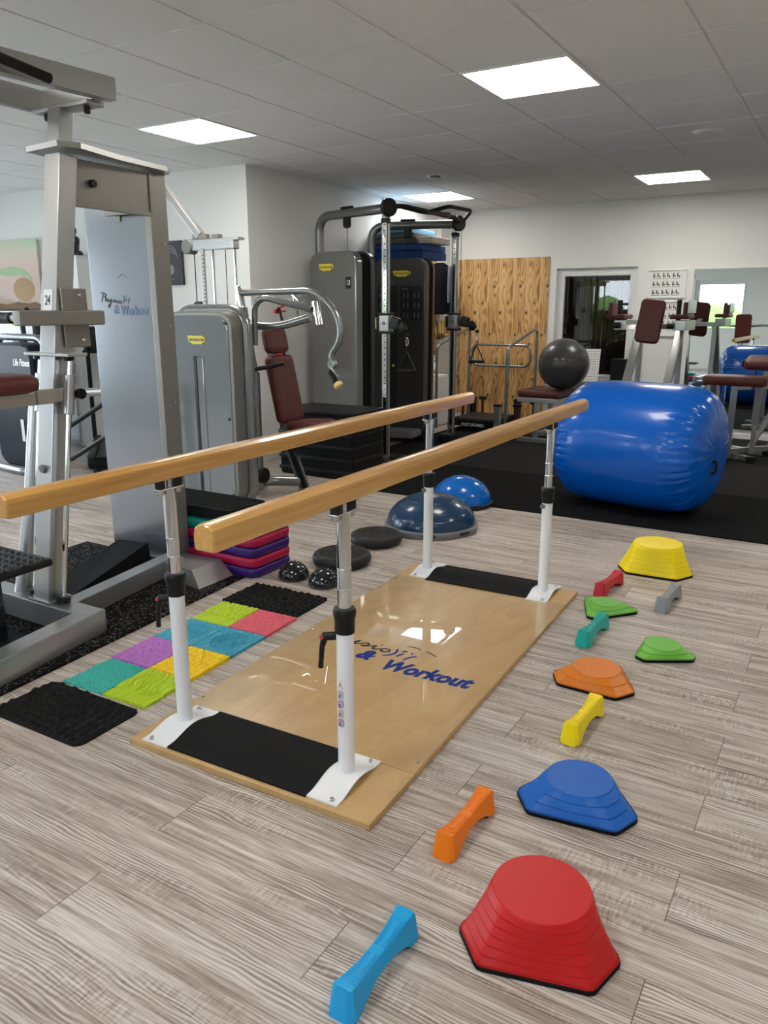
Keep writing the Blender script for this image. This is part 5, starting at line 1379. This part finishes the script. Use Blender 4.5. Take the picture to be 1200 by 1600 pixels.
# ================================================================== DIP STATION
t = thing('dip_station', 'dip station with maroon back pad and elbow rests behind the blue roll', 'weight machine', (-1.72, 8.1, .008))
for x in (-1.95, -1.555):
    MB().bar((x, 7.42, .06), (x, 8.36, 1.25), .055, .075, .005, up=(1, 0, 0)).build('upright', 'silver', t)
    MB().bar((x, 7.32, .04), (x, 8.75, .04), .06, .06, .005).build('foot_bar', 'silver', t)
    MB().bar((x, 8.42, .06), (x, 8.38, 1.25), .05, .05, .005, up=(1, 0, 0)).build('rear_upright', 'silver', t)
MB().bar((-1.98, 8.40, 1.245), (-1.52, 8.40, 1.245), .05, .05, .005).build('cross_bar', 'silver', t)
MB().bar((-1.98, 8.60, .04), (-1.52, 8.60, .04), .05, .05, .005).build('cross_bar', 'silver', t)
for s, x in ((-1, -2.07), (1, -1.515)):
    a = MB().bar((x + .02, 7.92, 1.265), (x + .02, 8.44, 1.265), .12, .095, .006).build('arm_beam', 'silver', t)
    MB().box((x - .01 + .02 * s, 8.10, 1.345), (.17, .36, .045), .015).build('elbow_pad', 'maroon', t)
    MB().box((x + .085 * s - (.02 if s > 0 else 0), 8.10, 1.415), (.04, .36, .13), .012).build('side_pad', 'maroon', t)
    if s > 0: MB().box((x + .095, 8.10, 1.44), (.012, .38, .12), .003).build('side_plate', 'silver', t)
    MB().cyl((x + .0, 7.96, 1.31), (x + .0, 7.96, 1.505), .022, n=18, bev=.004).build('hand_grip', 'black', t)
    MB().cyl((x - .085 if s > 0 else x - .04, 7.90, 1.262), (x - .02 if s > 0 else x + .03, 7.90, 1.262), .030, n=18, bev=.006).build('bumper', 'black', t)
R = []
bm_ = T(-1.80, 8.09, 1.30) @ RZ(8) @ Matrix.Rotation(math.radians(-9), 4, 'X') @ Matrix.Rotation(math.radians(6), 4, 'Y')
for k, y in ((.02, -.045), (.006, -.038), (0, -.015), (0, .0), (.02, .012)):
    R.append([bm_ @ Vector((p[0], y, p[1])) for p in rrect(.235 - 2 * k, .43 - 2 * k, .05, 6)])
MB().rings(R).build('back_pad', 'maroon', t, 50)
MB().bar((-1.78, 8.10, 1.28), (-1.76, 8.40, 1.25), .06, .06, .004).build('pad_mount', 'silver', t)

# ================================================================== RIGHT BENCH (arm curl bench)
t = thing('curl_bench', 'silver framed bench with maroon pads at the right edge before the mirror', 'bench', (-.9, 8.1, .008))
pad(MB(), 0, .56, .30, .085, .04, T(-.955, 8.02, .765)).build('seat_pad', 'maroon', t, 50)
pad(MB(), 0, .60, .34, .08, .06, T(-.63, 8.40, .915) @ Matrix.Rotation(math.radians(10), 4, 'X')).build('arm_pad', 'maroon', t, 50)
MB().bar((-.955, 8.0, .03), (-.955, 8.0, .725), .055, .06, .004, up=(0, -1, 0)).build('post', 'silver', t)
MB().bar((-.76, 8.16, .34), (-.76, 8.16, .73), .06, .06, .004, up=(0, -1, 0)).build('post_sleeve', 'taupe', t)
MB().bar((-.76, 8.16, .06), (-.76, 8.16, .40), .045, .045, .004, up=(0, -1, 0)).build('post', 'silver', t)
MB().bar((-.62, 8.40, .10), (-.62, 8.40, .88), .05, .05, .004, up=(0, -1, 0)).build('post', 'silver', t)
MB().bar((-1.06, 8.10, .44), (-1.06, 8.10, .73), .03, .03, .003, up=(0, -1, 0)).build('adjusting_bar', 'chrome', t)
MB().bar((-1.12, 8.12, .035), (-.83, 8.07, .035), .05, .05, .004).build('foot_bar', 'silver', t)
MB().bar((-.84, 8.07, .035), (-.755, 7.96, .035), .05, .05, .004).build('foot_bar', 'silver', t)
MB().box((-.742, 7.945, .038), (.07, .05, .056), .006, mat=RZ(40)).build('end_cap', 'black', t)
MB().bar((-1.10, 8.62, .035), (-.66, 8.40, .035), .05, .05, .004).build('foot_bar', 'silver', t)
MB().box((-.65, 8.395, .038), (.05, .06, .056), .006, mat=RZ(-25)).build('end_cap', 'black', t)
MB().bar((-.955, 8.02, .09), (-.62, 8.42, .09), .05, .05, .004).build('long_bar', 'silver', t)
MB().bar((-.78, 8.18, .12), (-.62, 8.38, .50), .045, .045, .004, up=(1, 0, 0)).build('brace', 'silver', t)
MB().bar((-.955, 8.02, .70), (-.60, 8.40, .70), .045, .05, .004).build('top_bar', 'silver', t)

# ================================================================== LEFT REAR AREA
# canvas print: leaf resting on a stone
t = thing('canvas_print', 'canvas print with green leaf over a brown stone on the far left wall', 'picture', (-8.08, YF - .02, 1.39))
def canvas_material():
    m, nt, b = new_mat('canvas_art'); g = G(nt)
    x, y, z = g.xyz()
    n = g.noise(g.vec(x, 0.0, z), 3.5, 3.0)
    c = g.ramp(g.m('ADD', g.mr(z, -.02, .76, 0.0, .8), g.m('MULTIPLY', g.m('SUBTRACT', n, .5), .4)), [(0.0, (.22, .13, .06)), (.16, (.50, .40, .33)), (.5, (.62, .47, .40)), (.7, (.60, .55, .45)), (.85, (.40, .56, .36))])
    nt.links.new(c, b.inputs['Base Color']); setc(b, rough=.8); return m
M['canvas'] = canvas_material(); col('stonebrown', (.32, .18, .06), .6); col('leafgreen', (.28, .42, .22), .6); col('soil', (.16, .09, .04), .8)
cvs = MB().box((-8.08, YF - .02, 1.765), (.80, .035, .76), .003).build('canvas', 'canvas', t)
mb = MB(); mb.sphere((-7.97, YF - .039, 1.63), (.19, .003, .125), 32); mb.build('painted_stone', 'stonebrown', cvs, 60)
mb = MB(); mb.prism([(-8.40, 1.80), (-8.2, 1.77), (-8.0, 1.785), (-7.86, 1.755), (-7.80, 1.72), (-7.86, 1.80), (-7.98, 1.86), (-8.15, 1.875), (-8.40, 1.85)], .002, T(0, YF - .0415, 0) @ RX); mb.build('painted_leaf', 'leafgreen', cvs)
mb = MB(); mb.prism([(-8.47, 1.40), (-7.69, 1.40), (-7.69, 1.47), (-7.80, 1.50), (-7.9, 1.48), (-8.1, 1.50), (-8.3, 1.47), (-8.47, 1.49)], .002, T(0, YF - .0385, 0) @ RX); mb.build('painted_ground', 'soil', cvs)
# dark poster
t = thing('dark_poster', 'dark canvas with pale lettering on the white wall behind the silver shroud', 'picture', (-5.72, YF - .02, 1.64))
col('posterdark', (.045, .043, .055), .6); col('postertext', (.25, .25, .30), .6)
pc = MB().box((-5.74, YF - .015, 1.84), (.36, .028, .40), .003).build('canvas', 'posterdark', t)
mb = MB()
for k in range(4): mb.tube([(-5.70 + .10 * math.cos(a) * (1 - .1 * k), YF - .030, 1.86 + .02 * k + .075 * math.sin(a)) for a in [PI * .12 + PI * .7 * i / 10 for i in range(11)]], .004, 6)
mb.sphere((-5.70, YF - .030, 1.78), (.035, .001, .045), 14); mb.box((-5.70, YF - .030, 1.69), (.05, .002, .006))
mb.build('lettering', 'postertext', pc)
# plinth with a dark statue
t = thing('plinth', 'tall white plinth behind the machine numbered 24', 'plinth', (-6.95, 5.42, 0))
MB().box((-6.93, 5.45, .96), (.22, .20, 1.92), .004).build('column', 'trim', t); MB().box((-6.93, 5.45, 1.93), (.24, .22, .02), .003).build('cap', 'white', t)
t = thing('statue', 'dark sitting figure statue standing on the tall white plinth', 'statue', (-6.95, 5.43, 1.94))
s0 = (-6.93, 5.43, 1.94)
MB(T(*s0)).lathe([(0, 0), (.075, 0), (.080, .02), (.070, .045), (.045, .06), (.048, .09), (.055, .13), (.058, .165), (.045, .185), (.022, .195), (.020, .205), (.032, .225), (.034, .25), (.026, .275), (.014, .285), (.010, .298), (0, .302)], n=28).build('figure', 'blackgloss', t, 60)
mb = MB(T(*s0))
for s in (-1, 1): mb.tube([(s * .052, 0, .165), (s * .070, -.01, .11), (s * .045, -.045, .07), (0, -.055, .062)], .014, 8, fil=.03)
mb.build('arms', 'blackgloss', t, 60)
# navy selectorised machine
t = thing('navy_weight_machine', 'navy weight machine with silver tube frame and script lettering, far left', 'weight machine', (-6.45, 4.3, 0))
m = T(-6.50, 4.30, 0) @ RZ(-6)
R = [rr_ring(m, .70, 1.08, .12, -.02, .56), rr_ring(m, .74, 1.12, .13, 0, .56), rr_ring(m, .74, 1.12, .13, .26, .56)]
b = MB().rings(R).build('housing', 'navy', t, 40)
MB().tube([m @ Vector(p) for p in ((-.40, .10, .02), (-.40, .10, 1.17), (.42, .10, 1.17), (.42, .10, .02))], .032, 14, fil=.14).build('frame_tube', 'ttube', t, 60)
MB().text('Life Fitness', .085, m @ T(.07, -.022, .93) @ RX, .3, .001, .0006, .72, 'LEFT').build('lettering', 'white', b, smooth=0)
q = MB(m).box((.19, -.028, .80), (.26, .012, .10), .02).build('instruction_plate', 'ttube', b)
mb = MB(m)
for i in range(6): mb.box((.10 + i * .036, -.036, .80), (.026, .003, .055))
mb.build('instruction_pictures', 'maroon', q)
mb = MB(m); mb.box((.12, -.025, .35), (.05, .006, .20), .002); mb.build('sticker', 'cream', b)
MB().tube([m @ Vector(p) for p in ((.36, -.10, .60), (.42, .0, .62), (.46, .06, .78))], .022, 12, fil=.06).build('lever_arm', 'ttube', t, 60)
MB().tube([m @ Vector(p) for p in ((-.5, -.2, .03), (.42, -.2, .03), (.45, .05, .05))], .03, 12, fil=.08).build('floor_tube', 'ttube', t, 60)
# grey cardio machine behind
t = thing('grey_cardio_machine', 'grey machine with yellow badge behind the navy one, at the left picture edge', 'weight machine', (-7.3, 5.05, 0))
m = T(-7.45, 5.0, 0) @ RZ(-6)
R = [rr_ring(m, .80, 1.40, .10, -.02, .70), rr_ring(m, .84, 1.44, .11, 0, .70), rr_ring(m, .84, 1.44, .11, .22, .70)]
b = MB().rings(R).build('housing', 'tdark', t, 40); badge(b, m @ T(-.02, -.021, 1.30) @ RX, .20, .075)
MB(m).box((.10, -.03, 1.12), (.16, .02, .06), .01).build('display', 'navy', b)
MB().tube([m @ Vector(p) for p in ((.34, -.02, 1.42), (.40, -.12, 1.30), (.46, -.14, 1.02))], .024, 12, fil=.06).build('side_arm', 'discgrey', t, 60)
# treadmill behind the shroud
t = thing('treadmill', 'low black treadmill deck with grey rails seen beside the silver shroud', 'treadmill', (-6.1, 4.9, 0))
m = T(-5.93, 4.97, 0) @ RZ(-42)
MB(m).box((0, 0, .10), (1.3, .55, .10), .03).build('deck', 'blackmatte', t); MB(m).box((.05, 0, .155), (1.2, .40, .012), .004).build('belt', 'black', t)
for s in (-1, 1):
    MB(m).box((0, s * .245, .155), (1.26, .06, .035), .01).build('side_rail', 'discgrey', t)
    MB().tube([m @ Vector(p) for p in ((-.56, s * .27, .15), (-.62, s * .27, 1.05), (-.20, s * .27, 1.02))], .022, 12, fil=.12).build('handrail', 'black', t, 60)
MB(m).box((-.62, 0, 1.12), (.12, .60, .26), .03).build('console', 'black', t)
for s in (-1, 1): MB(m).cyl((s * .58, -.2, .0), (s * .58, -.2, .05), .035, n=16).build('foot', 'black', t)
# bench struts seen between column and shroud
t = thing('rowing_bench', 'silver bench with black gas struts between the column and the shroud', 'bench', (-4.7, 3.7, 0))
MB().tube([(-5.02, 3.66, .80), (-4.70, 3.72, .83), (-4.40, 3.78, .86)], .030, 12, fil=.1).build('beam', 'silver', t, 60)
for z in (.62, .38): MB().cyl((-4.95, 3.67, z - .06), (-4.42, 3.775, z + .24), .018, n=14).build('gas_strut', 'black', t)
MB().bar((-4.40, 3.78, .0), (-4.40, 3.78, .88), .05, .05, .005, up=(0, -1, 0)).build('post', 'silver', t)
MB().bar((-5.02, 3.66, .0), (-5.02, 3.66, .82), .05, .05, .005, up=(0, -1, 0)).build('post', 'silver', t)

# press behind the camera, seen only in the wall mirror
t = thing('incline_press', 'grey press with maroon backrest seen only in the wall mirror', 'weight machine', (-2.3, -.9, 0))
pad(MB(), 0, .34, .66, .07, .06, T(-2.32, -.85, 1.02) @ Matrix.Rotation(math.radians(78), 4, 'X')).build('backrest', 'maroon', t, 50)
pad(MB(), 0, .40, .40, .07, .06, T(-2.32, -.60, .52)).build('seat', 'maroon', t, 50)
MB().bar((-2.32, -.98, .0), (-2.32, -.90, 1.15), .06, .06, .005, up=(1, 0, 0)).build('back_post', 'silver', t)
MB().bar((-2.32, -.58, .0), (-2.32, -.58, .50), .06, .06, .005, up=(1, 0, 0)).build('seat_post', 'silver', t)
MB().bar((-2.32, -1.1, .03), (-2.32, -.30, .03), .06, .06, .005).build('base_beam', 'silver', t)
for s in (-1, 1):
    MB().tube([(-2.32, -.98, 1.06), (-2.32 + s * .45, -.95, 1.10), (-2.32 + s * .62, -.70, 1.06), (-2.32 + s * .72, -.45, 1.16)], .026, 12, fil=.10).build('press_arm', 'ttube', t, 60)
    MB().cyl((-2.32 + s * .72, -.45, 1.16), (-2.32 + s * .72, -.30, 1.10), .02, n=14, bev=.004).build('hand_grip', 'black', t)

# ================================================================== LIGHT, WORLD, CAMERA
w = bpy.data.worlds.new('sky'); scene.world = w; w.use_nodes = True
nt = w.node_tree; bg = nt.nodes['Background']
g = G(nt); x, y, z = g.xyz('Generated')
c = g.ramp(g.mr(z, -0.2, 0.6), [(0.0, (0.55, 0.60, 0.50)), (0.25, (0.85, 0.93, 1.0)), (1.0, (0.50, 0.72, 1.0))])
nt.links.new(c, bg.inputs['Color']); bg.inputs['Strength'].default_value = 6.2
sun = bpy.data.lights.new('sun', 'SUN'); sun.energy = 18.0; sun.angle = .01; sun.color = (1, .95, .86)
so = bpy.data.objects.new('sun', sun); COL.objects.link(so); so.rotation_euler = Vector((-.35, -.62, -.70)).to_track_quat('-Z', 'Y').to_euler()
def portal(axis, at, a0, a1, z0, z1, rot):
    l = bpy.data.lights.new('window_daylight', 'AREA'); l.shape = 'RECTANGLE'; l.size = a1 - a0; l.size_y = z1 - z0
    l.cycles.is_portal = True
    o = bpy.data.objects.new('window_daylight', l); COL.objects.link(o)
    o.location = ((a0 + a1) / 2, at, (z0 + z1) / 2) if axis == 'x' else (at, (a0 + a1) / 2, (z0 + z1) / 2); o.rotation_euler = rot
for h in RW: portal('x', YR - .24, *h, (PI / 2, 0, 0))
for h in LW: portal('y', XO - .24, *h, (PI / 2, 0, -PI / 2))

cam = bpy.data.cameras.new('camera'); co = bpy.data.objects.new('camera', cam); COL.objects.link(co)
f_, pit, yaw = 1204.80, 0.25380, 0.54240
cam.sensor_fit = 'VERTICAL'; cam.sensor_height = 36.0; cam.lens = 36.0 * f_ / 1600.0; cam.clip_start = .05; cam.clip_end = 200
co.location = (0, 0, 1.39); co.rotation_euler = (PI / 2 - pit, 0, yaw)
scene.camera = co
scene.view_settings.view_transform = 'Standard'; scene.view_settings.look = 'None'
scene.view_settings.gamma = 1.0; scene.view_settings.use_curve_mapping = False
scene.view_settings.exposure = 0.92
scene.cycles.max_bounces = 8; scene.cycles.diffuse_bounces = 5; scene.cycles.glossy_bounces = 5; scene.cycles.transparent_max_bounces = 8
scene.cycles.use_denoising = True
scene.cycles.sample_clamp_indirect = 8.0
